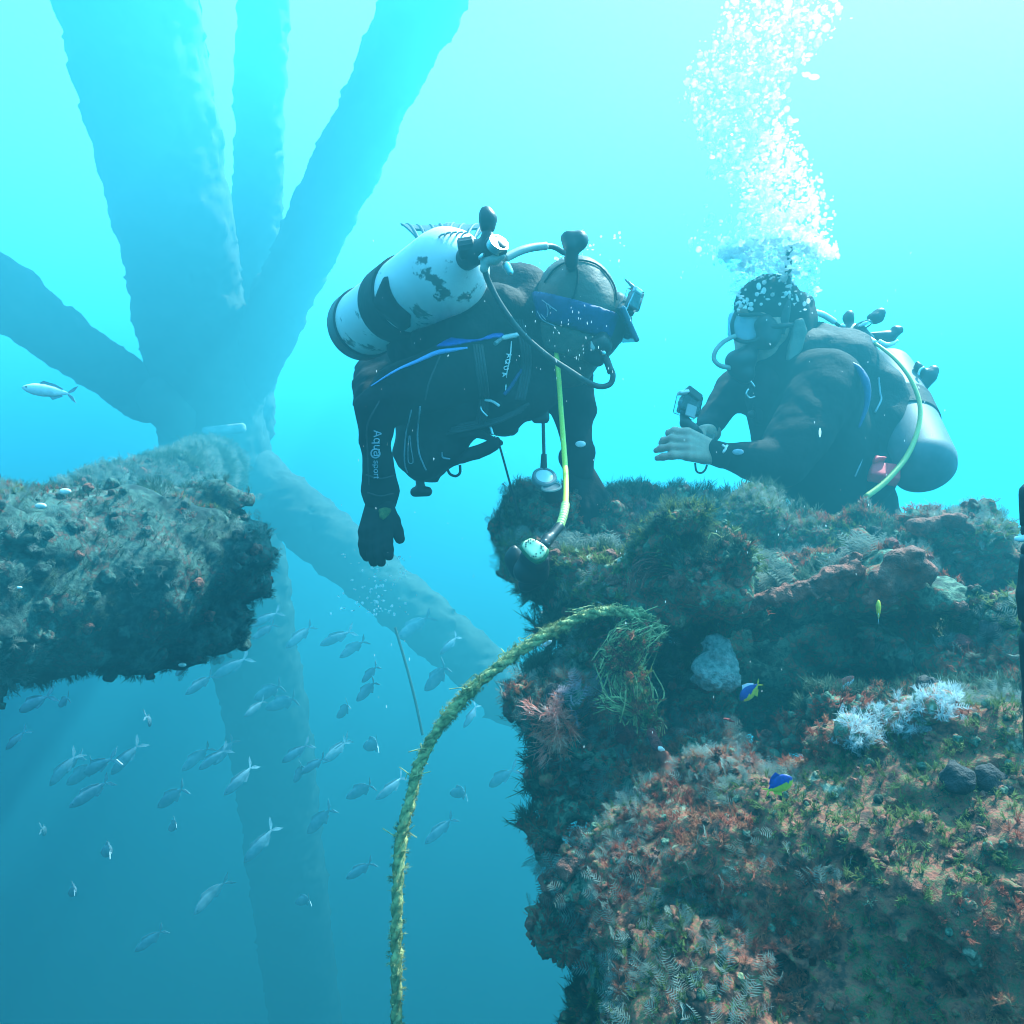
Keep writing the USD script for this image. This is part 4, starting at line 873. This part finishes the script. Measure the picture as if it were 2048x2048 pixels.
# yellow hose and the spare regulator
oc = thing('octopus_regulator', 'spare regulator with perforated yellow face hanging on a yellow hose', 'regulator', P(1060, 1180, 1.42))
obj('yellow_hose', hose([(1112, 700, 1.84), (1117, 750, 1.82), (1122, 820, 1.8), (1128, 900, 1.7), (1132, 965, 1.6), (1131, 1012, 1.52)], .0058, 60, 14), 'yellow_hose', oc, smooth=True)
sl = smooth_path([P(1131, 1008, 1.525), P(1127, 1030, 1.5), P(1120, 1052, 1.48)], 36)
obj('ribbed_sleeve', tube(sl, .0078 + .0008 * np.sin(np.arange(36) * 1.6), 14), 'yellow_sleeve', oc, smooth=50)
obj('elbow', nets(union(chain((1119, 1053, 1.48, 10), (1092, 1085, 1.45, 10)) + chain((1095, 1078, 1.45, 12), (1088, 1090, 1.44, 12)), .006), .004, pad=.01), 'rubber', oc, smooth=True)
obj('elbow_band', nets(union(chain((1090, 1080, 1.437, 4), (1097, 1088, 1.437, 4)), 0), .0035, pad=.01), 'steel', oc, smooth=True)
fp = [(1061, 1090), (1048, 1097), (1043.5, 1107), (1050, 1117), (1061, 1129), (1072, 1136), (1084, 1132), (1092, 1121), (1094, 1111), (1084, 1101), (1071, 1093)]
fc_ = np.array(fp).mean(0)
def grow(k): return [tuple(fc_ + (np.array(q) - fc_) * k) for q in fp]
R_ = trimesh.transformations.rotation_matrix(math.radians(-24), (1, 0, 0), P(*fc_, 1.42))
def tilt(m): m = tri(m).copy(); m.apply_transform(R_); return m
obj('housing', tilt(nets(union([slab(grow(1.2), 1.44, .024, .016)] + chain((1052, 1122, 1.465, 26), (1072, 1125, 1.465, 26)), .012), .0045, pad=.015)), 'rubber', oc, smooth=True)
obj('face_rim', tilt(nets(slab(grow(1.2), 1.398, .008, .006), .003, pad=.01)), 'green_rim', oc, smooth=True)
obj('purge_cover', tilt(nets(slab(grow(1.0), 1.389, .006, .005), .0028, pad=.01)), 'yellow_face', oc, smooth=True)
for x_, y_ in [(425, 685), (335, 710), (515, 735), (325, 785), (240, 810), (410, 835), (230, 890), (225, 975), (825, 900), (905, 965), (830, 980), (820, 1055), (890, 1130), (795, 1240), (625, 1280), (610, 1385), (600, 715), (520, 1385)]:
    h_ = trimesh.creation.cylinder(.0012, .0015, sections=10); h_.apply_transform(frame(P(1040 + x_ / 19.32, 1060 + y_ / 19.32, 1.3826), (1, 0, 0), (0, -1, 0)))
    obj('hole', tilt(h_), 'rubber', oc, smooth=False)
obj('mouthpiece', nets(union(chain((1030, 1118, 1.49, 22), (1038, 1140, 1.49, 20)) + chain((1028, 1098, 1.48, 8), (1026, 1108, 1.48, 9)), .01), .005, pad=.015), 'rubber', oc, smooth=True)
obj('exhaust_tee', nets(union(chain((1052, 1168, 1.47, 17), (1070, 1155, 1.46, 20)), .01), .005, pad=.015), 'rubber', oc, smooth=True)

# ------------------------------------------------------------------ gear of the diver facing left
t2 = thing('scuba_tank', 'plain grey scuba tank slanting down behind the diver facing left', 'dive tank', P(1852, 945, 2.36))
a, b = P(1850, 940, 2.32), P(1772, 752, 2.68)
L = np.linalg.norm(b - a)
obj('cylinder', lathe([(-.035, .0), (-.033, .035), (-.022, .065), (0, .086), (.03, .094), (L, .092), (L + .03, .088), (L + .06, .06), (L + .08, .028), (L + .1, .0)], a, b, 64), 'grey_tank', t2, smooth=60)
obj('tank_band', lathe([(.42 * L, .0925), (.43 * L, .098), (.62 * L, .098), (.63 * L, .092)], a, b, 64), 'vest_cloth', t2, smooth=40)
r2 = thing('regulator', 'regulator with clear cap behind the diver facing left, pale hose to the mouth', 'regulator', P(1715, 690, 2.6))
obj('first_stage', nets(union(chain((1690, 672, 2.58, 20), (1715, 668, 2.58, 18), (1735, 680, 2.56, 14)) + chain((1698, 655, 2.58, 8), (1697, 635, 2.58, 10), (1699, 628, 2.58, 8)), .012), .006, pad=.015), 'rubber', r2, smooth=True)
c3 = P(1726, 650, 2.55)
cap = trimesh.creation.icosphere(3, 1.0); cap.apply_scale((.032, .02, .014)); cap.apply_transform(trimesh.transformations.rotation_matrix(math.radians(-22), (0, 1, 0))); cap.apply_translation(c3)
obj('clear_cap', cap, 'clear_case', r2, smooth=True)
core_ = trimesh.creation.icosphere(2, 1.0); core_.apply_scale((.018, .009, .006)); core_.apply_transform(trimesh.transformations.rotation_matrix(math.radians(-25), (0, 1, 0))); core_.apply_translation(c3 + [.002, 0, .003])
obj('cap_core', core_, 'gauge_face', r2, smooth=True)
obj('valve_knob', nets(rough(union(chain((1748, 636, 2.56, 12), (1760, 630, 2.56, 12)), 0), [(45, .006, 1, 161)]), .005, pad=.015), 'rubber', r2, smooth=True)
obj('hose_sleeve', hose([(1624, 624, 2.52), (1645, 629, 2.54), (1668, 643, 2.56)], .010, 16, 12), 'white_plastic', r2, smooth=True)
obj('hose', hose([(1664, 640, 2.56), (1676, 650, 2.57), (1686, 656, 2.58)], .006, 10, 10), 'rubber', r2, smooth=True)
obj('hose_nut', ball(P(1685, 653, 2.56), .010, 2), 'steel', r2, smooth=True)
obj('mouth_hose', hose([(1470, 672, 2.42), (1448, 683, 2.41), (1432, 700, 2.4), (1428, 718, 2.4), (1440, 731, 2.4), (1462, 736, 2.42)], .0072, 40, 10), 'pale_hose', r2, smooth=True)
obj('second_stage', nets(union(chain((1472, 722, 2.43, 22), (1490, 718, 2.44, 24)) + chain((1470, 742, 2.43, 14), (1490, 748, 2.44, 20)) + chain((1500, 700, 2.45, 16)), .015), .006, pad=.015), 'rubber', r2, smooth=True)
inf = thing('inflator', 'dark inflator with white curved handle above the grey tank', 'inflator', P(1770, 680, 2.6))
obj('inflator_body', nets(union(chain((1740, 672, 2.6, 8), (1768, 674, 2.6, 12), (1782, 672, 2.6, 12)) + chain((1792, 662, 2.6, 12), (1798, 660, 2.6, 9)), .006), .006, pad=.015), 'rubber', inf, smooth=True)
obj('white_handle', hose([(1757, 684, 2.57), (1772, 690, 2.57), (1786, 687, 2.57), (1796, 681, 2.57)], np.interp(np.arange(20), [0, 8, 19], [.010, .009, .004]), 20, 10), 'white_plastic', inf, smooth=True)
yh = thing('yellow_hose', 'pale yellow hose curving over the grey tank down to the wreckage', 'hose', P(1735, 990, 2.2))
obj('hose', hose([(1722, 672, 2.5), (1752, 688, 2.45), (1790, 718, 2.4), (1822, 760, 2.36), (1840, 812, 2.33), (1835, 862, 2.3), (1812, 915, 2.27), (1772, 962, 2.24), (1732, 994, 2.22)], np.linspace(.0045, .0085, 80), 80, 12), 'pale_yellow_hose', yh, smooth=True)
obj('white_sleeve', hose([(1718, 669, 2.5), (1734, 677, 2.48), (1750, 687, 2.455)], .0105, 16, 12), 'white_plastic', yh, smooth=True)
dv = thing('dump_valve', 'black two-lobed valve with a pull tab sticking out right of the grey tank', 'valve', P(1845, 770, 2.6))
obj('valve_body', nets(union(chain((1842, 775, 2.55, 12), (1858, 752, 2.55, 15), (1866, 742, 2.55, 12)) + chain((1836, 735, 2.55, 9), (1846, 745, 2.55, 8), (1834, 725, 2.55, 4)), .006), .006, pad=.015), 'rubber', dv, smooth=True)
obj('valve_ring', hose([(1836, 752, 2.52), (1840, 740, 2.52), (1848, 735, 2.52)], .004, 12, 8), 'steel', dv, smooth=True)
hl_ = thing('regulator', 'dark two-lobed regulator hidden in the bubbles above the clear mask', 'regulator', P(1510, 600, 2.5))
obj('body_lobe', nets(rough(union(chain((1514, 582, 2.5, 15), (1520, 574, 2.5, 15)) + chain((1540, 576, 2.5, 14), (1548, 580, 2.5, 10)) + chain((1506, 594, 2.5, 6), (1504, 602, 2.5, 5)), .01), [(25, .007, 2, 171)]), .006, pad=.015), 'rubber', hl_, smooth=True)
c2 = thing('action_camera', 'small camera in a clear housing on a black grip held by the diver facing left', 'camera', P(1375, 850, 2.25))
cx, cn = np.array([.9, 0, -.25]), np.array([.25, -.9, .2])
obj('housing', rbox((.066, .062, .045), .006, frame(P(1376, 810, 2.26), cx, cn)), 'clear_case', c2)
obj('camera_body', rbox((.056, .05, .034), .005, frame(P(1378, 812, 2.26), cx, cn)), 'rubber', c2)
obj('top_cover', rbox((.05, .024, .036), .005, frame(P(1384, 790, 2.26), (.8, 0, -.55), cn)), 'rubber', c2)
obj('white_latch', rbox((.03, .009, .024), .003, frame(P(1366, 785, 2.235), (.95, 0, .2), cn)), 'white_plastic', c2)
obj('back_screen', rbox((.03, .036, .004), .0015, frame(P(1382, 822, 2.232), cx, cn)), 'grey_plastic', c2)
obj('side_lens', nets(union(chain((1362, 806, 2.25, 7), (1364, 822, 2.25, 7)), 0), .004, pad=.01), 'glass_dark', c2, smooth=True)
obj('grip', nets(union(chain((1368, 832, 2.26, 9), (1371, 846, 2.24, 11), (1386, 858, 2.24, 11), (1398, 868, 2.26, 9)), .006), .004, pad=.01), 'rubber', c2, smooth=True)
obj('wrist_cord', hose([(1390, 926, 2.2), (1393, 942, 2.2), (1402, 946, 2.2), (1410, 940, 2.2), (1414, 930, 2.2)], .003, 24, 6), 'rubber', c2, smooth=True)
obj('wrist_cord', tube([P(1426, 884, 2.3), P(1429, 868, 2.34)], .0018, 6), 'rubber', c2)
sa = thing('camera_arm', 'black jointed camera arm with a white cap at the right edge, close to the lens', 'camera arm', P(2052, 1400, .6))
obj('arm_segment', nets(union(chain((2062, 985, .6, 22), (2060, 1045, .6, 18)), 0), .003, pad=.01), 'rubber', sa, smooth=True)
obj('white_cap', nets(union(chain((2034, 1078, .6, 7), (2060, 1076, .6, 10)), 0), .0025, pad=.008), 'white_plastic', sa, smooth=True)
obj('arm_segment', nets(union(chain((2058, 1118, .6, 17), (2056, 1190, .6, 20), (2060, 1230, .6, 22)), .004), .003, pad=.01), 'rubber', sa, smooth=True)
obj('arm_segment', nets(union(chain((2062, 1280, .6, 22), (2068, 1400, .6, 20), (2070, 1500, .6, 20)), .004), .003, pad=.01), 'rubber', sa, smooth=True)
for q in (1060, 1100, 1255):
    obj('arm_joint', ball(P(2064, q, .6), .0075, 2), 'rubber', sa, smooth=True)

# ------------------------------------------------------------------ the old mooring rope
rp_ = smooth_path([P(*q) for q in [(795, 2150, 1.12), (793, 1900, 1.14), (800, 1700, 1.17), (823, 1590, 1.19), (838, 1530, 1.2), (873, 1463, 1.21), (922, 1402, 1.22), (966, 1359, 1.23), (1024, 1312, 1.25), (1067, 1285, 1.26), (1110, 1260, 1.27), (1168, 1232, 1.28), (1220, 1222, 1.29), (1272, 1232, 1.3), (1305, 1250, 1.3), (1322, 1272, 1.31)]], 420)
tg = np.gradient(rp_, axis=0); seg = np.linalg.norm(tg, axis=1); tg /= seg[:, None]; arc = np.cumsum(seg)
e1 = np.cross(tg, [0, 1., 0]); e1 /= np.linalg.norm(e1, axis=1, keepdims=True); e2 = np.cross(tg, e1)
RR = .0078 * (1 + .25 * (meshkit.fbm(rp_ * 18, 2, 7) - .5))
r = np.random.default_rng(30)
mr = thing('mooring_rope', 'thick frayed greenish rope arching from the wreckage down through open water', 'rope', rp_[0])
for k in range(3):
    ph = arc / .075 * 2 * math.pi + k * 2 * math.pi / 3 + 2.2 * (meshkit.fbm(rp_ * 9, 2, 17) - .5)
    c = rp_ + (RR * .52)[:, None] * (np.cos(ph)[:, None] * e1 + np.sin(ph)[:, None] * e2)
    m = tube(c + r.normal(0, .0005, c.shape), RR * (.62 + .22 * (meshkit.fbm(rp_ * 30 + k * 7, 2, 19) - .5)), 9); m.vertices += (meshkit.fbm(m.vertices * 160, 2, k) - .5)[:, None] * .003 * np.sign(m.vertices - np.vstack([np.repeat(c, 9, 0), c[:1], c[-1:]]))
    obj('strand', m, 'rope_fibre', mr, smooth=True)
r = np.random.default_rng(31)
i = r.integers(0, 420, 1900); an = r.uniform(0, 6.28, 1900)
nv = np.cos(an)[:, None] * e1[i] + np.sin(an)[:, None] * e2[i]
scatter('rope_fuzz', rp_[i] + nv * RR[i][:, None] * 1.0, nv, r.uniform(.002, .0055, 1900) * (1 + (meshkit.fbm(rp_[i] * 14, 2, 23) > .56) * .9), BUSHES, ['turf_green', 'rope_fibre', 'rope_fray'], r, 'green fuzz on the rope', None, .1, .5, parent=mr)
for q in (60, 95, 118, 150, 172, 215, 240, 190, 262, 300, 320, 345, 362, 375):
    fib = [tube(smooth_path([rp_[q], rp_[q] + np.array([r.normal(0, .006), -.008, .009 + r.uniform(0, .008)]), rp_[q] + np.array([r.normal(0, .012), -.006, .012 + r.uniform(-.01, .012)])], 8), .0007, 4) for _ in range(5)]
    obj('loose_fibre', fib, 'rope_fray', mr, smooth=False)
fr = thing('frayed_rope_end', 'tangle of frayed yellow rope fibres hanging from the rope end on the wreckage', 'rope', P(1270, 1400, 1.3))
ms, ms2 = [], []
for k in range(260):
    s0 = P(r.normal(1300, 16), r.normal(1262, 12), r.uniform(1.28, 1.33))
    st_ = r.normal(0, 1, (3, 3)) * .011; w0 = r.uniform(0, 1)
    s1 = P(1290 - 60 * w0, 1285 + r.normal(0, 14), 1.29) + st_[0]; s2 = P(1280 - 75 * w0, 1312 + r.normal(0, 14), 1.29) + st_[1]; s3 = P(1272 - 70 * w0, 1335 + r.normal(0, 10), 1.3) + st_[2]
    ms.append(tube(smooth_path([s0, s1, s2, s3][:r.integers(3, 5)], 10), r.uniform(.0005, .0011), 4))
for k in range(70):
    o = r.normal(0, 1, 2)
    ms2.append(tube(smooth_path([P(1262 + o[0] * 16, 1340, 1.29), P(1262 + o[0] * 22 + r.normal(0, 10), 1385 + r.normal(0, 14), 1.26 + r.normal(0, .012)), P(1285 + r.normal(0, 22), 1440 + r.normal(0, 16), 1.25)], 9), r.uniform(.0005, .0012), 4))
    pth = [P(1262 + o[0] * 16, 1335 + o[1] * 8, 1.3), P(1250 + o[0] * 14 + r.normal(0, 6), 1372, 1.27), P(1272 + o[0] * 16 + r.normal(0, 6), 1415, 1.26), P(1292 + o[0] * 14 + r.normal(0, 6), 1448 + o[1] * 10, 1.25)]
    ms2.append(tube(smooth_path(pth, 12), r.uniform(.0008, .002), 4))
for k in range(26):
    ms2.append(tube(smooth_path([P(1285, 1430, 1.25), P(1255 - r.uniform(0, 40), 1410 + r.normal(0, 12), 1.24), P(1215 - r.uniform(0, 30), 1400 + r.normal(0, 22), 1.26)], 8), .0009, 4))
for k in range(40):
    w = r.uniform(0, 6.28)
    ms2.append(tube(smooth_path([P(1305, 1450, 1.25), P(1305 + 18 * math.cos(w), 1448 + 16 * math.sin(w), 1.235), P(1308 + 26 * math.cos(w + .8), 1455 + 22 * math.sin(w + .8), 1.245)], 7), .001, 4))
obj('fibre_tangle', ms[::2], 'rope_fray', fr, smooth=False); obj('fibre_tangle', ms[1::4], 'rope_fibre', fr, smooth=False); obj('fibre_tangle', ms[3::4], 'sponge_brown', fr, smooth=False); obj('hanging_fibres', ms2[::3], 'rope_fray', fr, smooth=False); obj('hanging_fibres', ms2[1::3], 'rope_fibre', fr, smooth=False); obj('hanging_fibres', ms2[2::3], 'sponge_brown', fr, smooth=False)
q_ = np.array([P(1285 - 55 * w_ + r.normal(0, 16), 1268 + 70 * w_ + r.normal(0, 12), 1.262 + r.normal(0, .008)) for w_ in r.uniform(0, 1, 90)] + [P(1265 + 40 * w_ + r.normal(0, 12), 1345 + 110 * w_ + r.normal(0, 10), 1.235 + r.normal(0, .008)) for w_ in r.uniform(0, 1, 110)])
scatter('red_turf_growth', q_, r.normal(0, 1, q_.shape) + [0, -1, 0], r.uniform(.006, .016, len(q_)), TURFS, ['turf_red', 'turf_red', 'turf_green'], r, 'reddish tufts caught in the fibres', None, parent=fr)
tf = thing('frayed_rope_end', 'frayed reddish rope knot curling over the middle rim, right of the yellow regulator', 'rope', P(1275, 1200, 1.36))
ms = []
cv = smooth_path([P(*q) for q in [(1275, 1195, 1.37), (1284, 1145, 1.37), (1325, 1130, 1.37), (1380, 1145, 1.36), (1440, 1122, 1.34)]], 60)
for k in range(90):
    off = r.normal(0, .010, 3); j0 = r.integers(0, 30); j1 = min(59, j0 + r.integers(20, 40))
    ms.append(tube(cv[j0:j1:4] + off + r.normal(0, .002, (len(cv[j0:j1:4]), 3)), .0011, 4))
obj('twisted_core', ms, 'sponge_brown', tf, smooth=False)
ms = []
for k in range(110):
    o = P(1440 + r.normal(0, 14), 1122 + r.normal(0, 9), 1.335)
    ms.append(tube(smooth_path([o, o + np.array([r.uniform(-.01, .03), -.01, r.normal(.004, .01)]), o + np.array([r.uniform(-.01, .055), -.006, r.normal(-.012, .016)])], 7), .0009, 4))
obj('frayed_tip', ms, 'rope_fray', tf, smooth=False)
st = thing('crusted_pipe', 'thin red and pink crusted pipe leaning below the frayed rope', 'pipe', P(1370, 1620, 1.1))
f = rough(union(chain((1318, 1500, 1.2, 9), (1340, 1540, 1.17, 15), (1372, 1600, 1.12, 18), (1400, 1660, 1.08, 18)), .01), [(30, .008, 2, 181), (70, .005, 2, 182)])
obj('pipe_crust', nets(f, .004, pad=.02), 'turf_red', st, smooth=True)
obj('red_sleeve', nets(rough(union(chain((1303, 1465, 1.21, 11), (1314, 1492, 1.2, 11)), .01), [(40, .004, 2, 183)]), .0035, pad=.015), 'sponge_red', st, smooth=True)
obj('white_spot', nets(union(chain((1320, 1497, 1.19, 6), (1326, 1500, 1.19, 5)), .005), .003, pad=.01), 'shell_white', st, smooth=True)
gl = thing('hanging_line', 'thin faint line hanging in the open water below the leaning diver', 'line', P(840, 1430, 7))
obj('line', hose([(790, 1255, 7), (812, 1330, 7), (830, 1400, 7), (845, 1470, 7)], .012, 30, 6), 'far_crust', gl, smooth=True)

# ------------------------------------------------------------------ fish
def fish_mesh(h=.28, w=.16, fork=.22, bend=0):
    """A fish one unit long, nose at +x."""
    xs = np.array([.5, .47, .4, .28, .1, -.1, -.24, -.33, -.37]); hh = np.array([.02, .28, .6, .9, 1.0, .78, .42, .2, .17]) * h / 2; ww = np.array([.02, .35, .7, 1., 1., .7, .35, .14, .1]) * w / 2
    n = 18; an = np.arange(n) * 2 * math.pi / n
    v = np.concatenate([np.stack([np.full(n, x), b * np.cos(an), c * np.sin(an)], 1) for x, b, c in zip(xs, ww, hh)])
    i, j = np.meshgrid(np.arange(len(xs) - 1), np.arange(n), indexing='ij')
    q = np.stack([i * n + j, (i + 1) * n + j, (i + 1) * n + (j + 1) % n, i * n + (j + 1) % n], -1).reshape(-1, 4)
    body = trimesh.Trimesh(v, np.vstack([q[:, [0, 1, 2]], q[:, [0, 2, 3]]]), process=False)
    def plate(pts_):
        pts_ = np.array(pts_, float); k = len(pts_); t = .006
        v2 = np.vstack([np.insert(pts_, 1, t, 1), np.insert(pts_, 1, -t, 1)])
        f_ = [[0, a_, a_ + 1] for a_ in range(1, k - 1)] + [[k, k + a_ + 1, k + a_] for a_ in range(1, k - 1)] + [[a_, k + a_, (a_ + 1) % k] for a_ in range(k)] + [[k + a_, k + (a_ + 1) % k, (a_ + 1) % k] for a_ in range(k)]
        return trimesh.Trimesh(v2, f_, process=False)
    tail = trimesh.util.concatenate([plate([(-.355, .0), (-.35, .04), (-.44, fork * .75), (-.52, fork), (-.45, .05)]), plate([(-.355, .0), (-.45, -.05), (-.52, -fork), (-.44, -fork * .75), (-.35, -.04)])])
    dorsal = plate([(.22, h * .42), (.12, h * .74), (-.1, h * .58), (-.26, h * .3), (-.22, h * .2)])
    anal = plate([(-.02, -h * .42), (-.08, -h * .66), (-.26, -h * .3), (-.24, -h * .15)])
    eyes = trimesh.util.concatenate([ball((.40, s * w * .3, h * .08), .018, 1) for s in (-1, 1)])
    for m_ in (body, tail, dorsal, anal): m_.vertices[:, 1] += bend * np.minimum(m_.vertices[:, 0] - .15, 0) ** 2
    return body, tail, dorsal, anal, eyes
def fish_xf(c, heading, L, roll=0):
    x = np.asarray(heading, float); x /= np.linalg.norm(x)
    z = np.array([0, 0, 1.]); z -= x * (z @ x); z /= np.linalg.norm(z); y = np.cross(z, x)
    T = np.eye(4); T[:3, 0], T[:3, 1], T[:3, 2], T[:3, 3] = x * L, y * L, z * L, c
    return Gf.Matrix4d(*T.T.ravel().tolist())
def keepf(m, k):
    u_, i_ = np.unique(m.faces[k], return_inverse=True)
    return trimesh.Trimesh(m.vertices[u_], i_.reshape(-1, 3), process=False)
def fish(name, label, c, heading, L, shape, mats_, group=None, cat='fish', two=None):
    p = numbered('/World/' + name); x = UsdGeom.Xform.Define(stage, p); x.AddTransformOp().Set(fish_xf(c, heading, L)); tag(x.GetPrim(), label, cat, group)
    body, tail, dors, anal, eyes = fish_mesh(*shape)
    if two is None: obj('body', body, mats_[0], p, smooth=True)
    else:
        up_ = body.triangles_center[:, 2] > two - body.triangles_center[:, 0] * .12
        for nm, mk_f, mt in (('back', up_, mats_[0]), ('belly', ~up_, mats_[3])):
            obj(nm, keepf(body, mk_f), mt, p, smooth=True)
    obj('tail_fin', tail, mats_[1], p, smooth=False); obj('dorsal_fin', dors, mats_[2], p, smooth=False); obj('anal_fin', anal, mats_[1], p, smooth=False); obj('eye', eyes, 'eye', p, smooth=True)
    return p
S3 = ['fish_silver'] * 3
fish('silver_fish', 'single pale silver fish swimming left high above the beam', P(98, 782, 2.9), (-1, -.15, .12), .185, (.25, .13, .17), ['fish_pale', 'fish_silver', 'fish_silver'])
school = [(530, 1238), (528, 1262), (600, 1272), (672, 1276), (706, 1296), (366, 1335), (460, 1335), (400, 1368), (540, 1382), (566, 1405), (510, 1416), (64, 1407), (128, 1403), (140, 1530), (125, 1540), (166, 1545), (192, 1533), (250, 1518), (393, 1515), (424, 1519), (449, 1503), (589, 1507), (627, 1530), (600, 1545), (676, 1503), (181, 1586), (343, 1594), (828, 1252, 1), (899, 1290), (740, 1347), (735, 1380), (876, 1354), (748, 1489), (673, 1500), (943, 1432), (722, 1580), (783, 1576), (922, 1585), (1000, 1556), (30, 1480), (300, 1440), (480, 1560), (690, 1420),
          (90, 1660), (220, 1700), (350, 1650), (520, 1690), (640, 1640), (880, 1660), (150, 1780), (420, 1790), (610, 1800), (300, 1880), (720, 1740)]
fl = 'grey silver forked-tail fish of the school drifting in blue water below the beam'
first = {}
rf = np.random.default_rng(5)
for q in school:
    u, v = q[:2]; d = rf.uniform(6.2, 10.0); an = math.radians(rf.normal(40, 9))
    hd_ = (-math.cos(an), rf.normal(.1, .45), -math.sin(an)); Lf = rf.uniform(.15, .26) * d / 4.5
    kv = rf.integers(0, 3)
    if kv not in first:
        first[kv] = fish('schooling_fish', fl, P(u, v, d), hd_, Lf, ((.26, .13, .2), (.28, .13, .2, .5), (.25, .13, .21, -.6))[kv], S3, 'school of silver fish below the beam')
    else:
        p = numbered('/World/schooling_fish'); x = UsdGeom.Xform.Define(stage, p); x.AddTransformOp().Set(fish_xf(P(u, v, d), hd_, Lf))
        x.GetPrim().GetReferences().AddInternalReference(first[kv]); x.GetPrim().SetInstanceable(True); tag(x.GetPrim(), fl, 'fish', 'school of silver fish below the beam')
fish('damselfish', 'blue and yellow damselfish at the mouth of the cavity', P(1501, 1382, 1.3), (-.75, -.1, -.6), .045, (.5, .16, .16), ['fish_blue', 'fish_yellow', 'fish_edge', 'fish_yellow'], two=-.03)
fish('damselfish', 'blue and yellow damselfish near the bottom edge over the red crust', P(1557, 1570, .88), (.85, -.1, .5), .034, (.55, .18, .16), ['fish_blue', 'fish_yellow', 'fish_blue', 'fish_yellow'], two=.0)
fish('yellow_fish', 'small yellow fish nosing upward under the ring-shaped sponge', P(1757, 1222, 1.22), (-.1, -.2, 1), .036, (.42, .2, .13), ['fish_yellow', 'fish_edge', 'fish_yellow'])
fish('wrasse', 'small orange-backed pale fish heading up out of the cavity', P(1680, 1374, 1.2), (.7, -.15, .62), .052, (.3, .13, .1), ['fish_red', 'fish_edge', 'fish_red', 'fish_edge'], two=.015)
fish('tiny_fish', 'tiny white fish with orange back just under the rope', P(1093, 1287, 1.3), (.8, -.2, .4), .02, (.36, .2, .12), ['fish_edge', 'fish_edge', 'fish_red', 'shell_white'], two=.03)

# ------------------------------------------------------------------ bubbles and drifting specks
BUB = [trimesh.creation.icosphere(2, 1.0), trimesh.creation.icosphere(2, 1.0), trimesh.creation.icosphere(2, 1.0)]
BUB[1].vertices *= (1.4, 1.2, .5); BUB[2].vertices *= (1.0, .8, 1.3); BUB[2].vertices *= 1 + .3 * (meshkit.noise(BUB[2].vertices * 2.2, 5) - .5)[:, None]
def cloud(name, pts_, size, label, cat, mt='air', up=2.0):
    scatter(name, np.asarray(pts_), np.tile([0, 0, 1.], (len(pts_), 1)), size, BUB, [mt], r, label, cat, up, .25)
r = np.random.default_rng(77)
pts_, sz = [], []
for k in range(5200):
    t = r.uniform(0, 1) ** 1.5
    c_ = (r.uniform(0, 1) - .5 + .25 * math.sin(t * 9)) * 1.2
    v = 540 - 620 * t + r.normal(0, 14); u = 1535 - 30 * t + c_ * (120 + 70 * t) + r.normal(0, 12)
    pts_.append(P(u, v, 2.45 + r.normal(0, .07 + .1 * t))); sz.append(min(.011, .0014 + r.exponential(.0022 + .0012 * t)))
for k in range(2200):
    an = r.uniform(math.pi * .02, math.pi * .98); rad = 1 + r.normal(0, .13)
    pts_.append(P(1552 + 98 * rad * math.cos(an), 520 - 52 * rad * math.sin(an), 2.42 + r.normal(0, .06))); sz.append(min(.013, .002 + r.exponential(.0022)))
for k in range(60):
    t = r.uniform(0, 1); pts_.append(P(1540 + r.normal(0, 40 + 30 * t), 500 - 560 * t, 2.4 + r.normal(0, .08))); sz.append(r.uniform(.006, .013))
for (u, v, su, sv, n) in ((1625, 560, 7, 26, 60), (1475, 592, 9, 14, 40), (1490, 606, 12, 5, 30), (1545, 590, 26, 16, 24), (1590, 585, 14, 24, 26), (1420, 480, 26, 24, 60)):
    for k in range(n): pts_.append(P(r.normal(u, su), r.normal(v, sv), 2.38 + r.normal(0, .03))); sz.append(min(.011, .0015 + r.exponential(.0022)))
cloud('exhaled_bubbles', pts_, np.array(sz), 'white cloud of bubbles rising from the diver facing left', 'bubbles')
pts_ = [P(r.normal(760, 34), 1100 + 130 * r.uniform(0, 1) ** .8, 1.8 + r.normal(0, .08)) for _ in range(110)]
cloud('hand_bubbles', pts_, r.uniform(.0009, .0032, 110), 'small bubbles under the hanging glove', 'bubbles', up=.2)
pts_ = [P(r.normal(1180, 30), r.normal(500, 16), 1.75) for _ in range(22)] + [P(1240 + r.normal(0, 8), 482 + r.normal(0, 6), 1.75) for _ in range(6)]
cloud('head_bubbles', pts_, r.uniform(.001, .0035, 28), 'small bubbles over the hooded head', 'bubbles')
BUB = [trimesh.creation.icosphere(1, 1.0)]; BUB[0].vertices *= (.35, .35, 1.4)
pts_ = [P(r.normal(1150, 60), r.normal(690, 40), 1.6 + r.normal(0, .06)) for _ in range(46)] + [P(r.uniform(680, 1900), r.uniform(470, 1500), r.uniform(1.0, 1.65)) for _ in range(170)]
pts_ += [P(1640, 865, 1.6)] * 1
szs = r.uniform(.0007, .0022, len(pts_)); szs[46:] *= .7; szs[-1] = .007
cloud('drifting_specks', pts_, szs, 'white specks drifting in front of the divers', 'specks', 'air', .8)
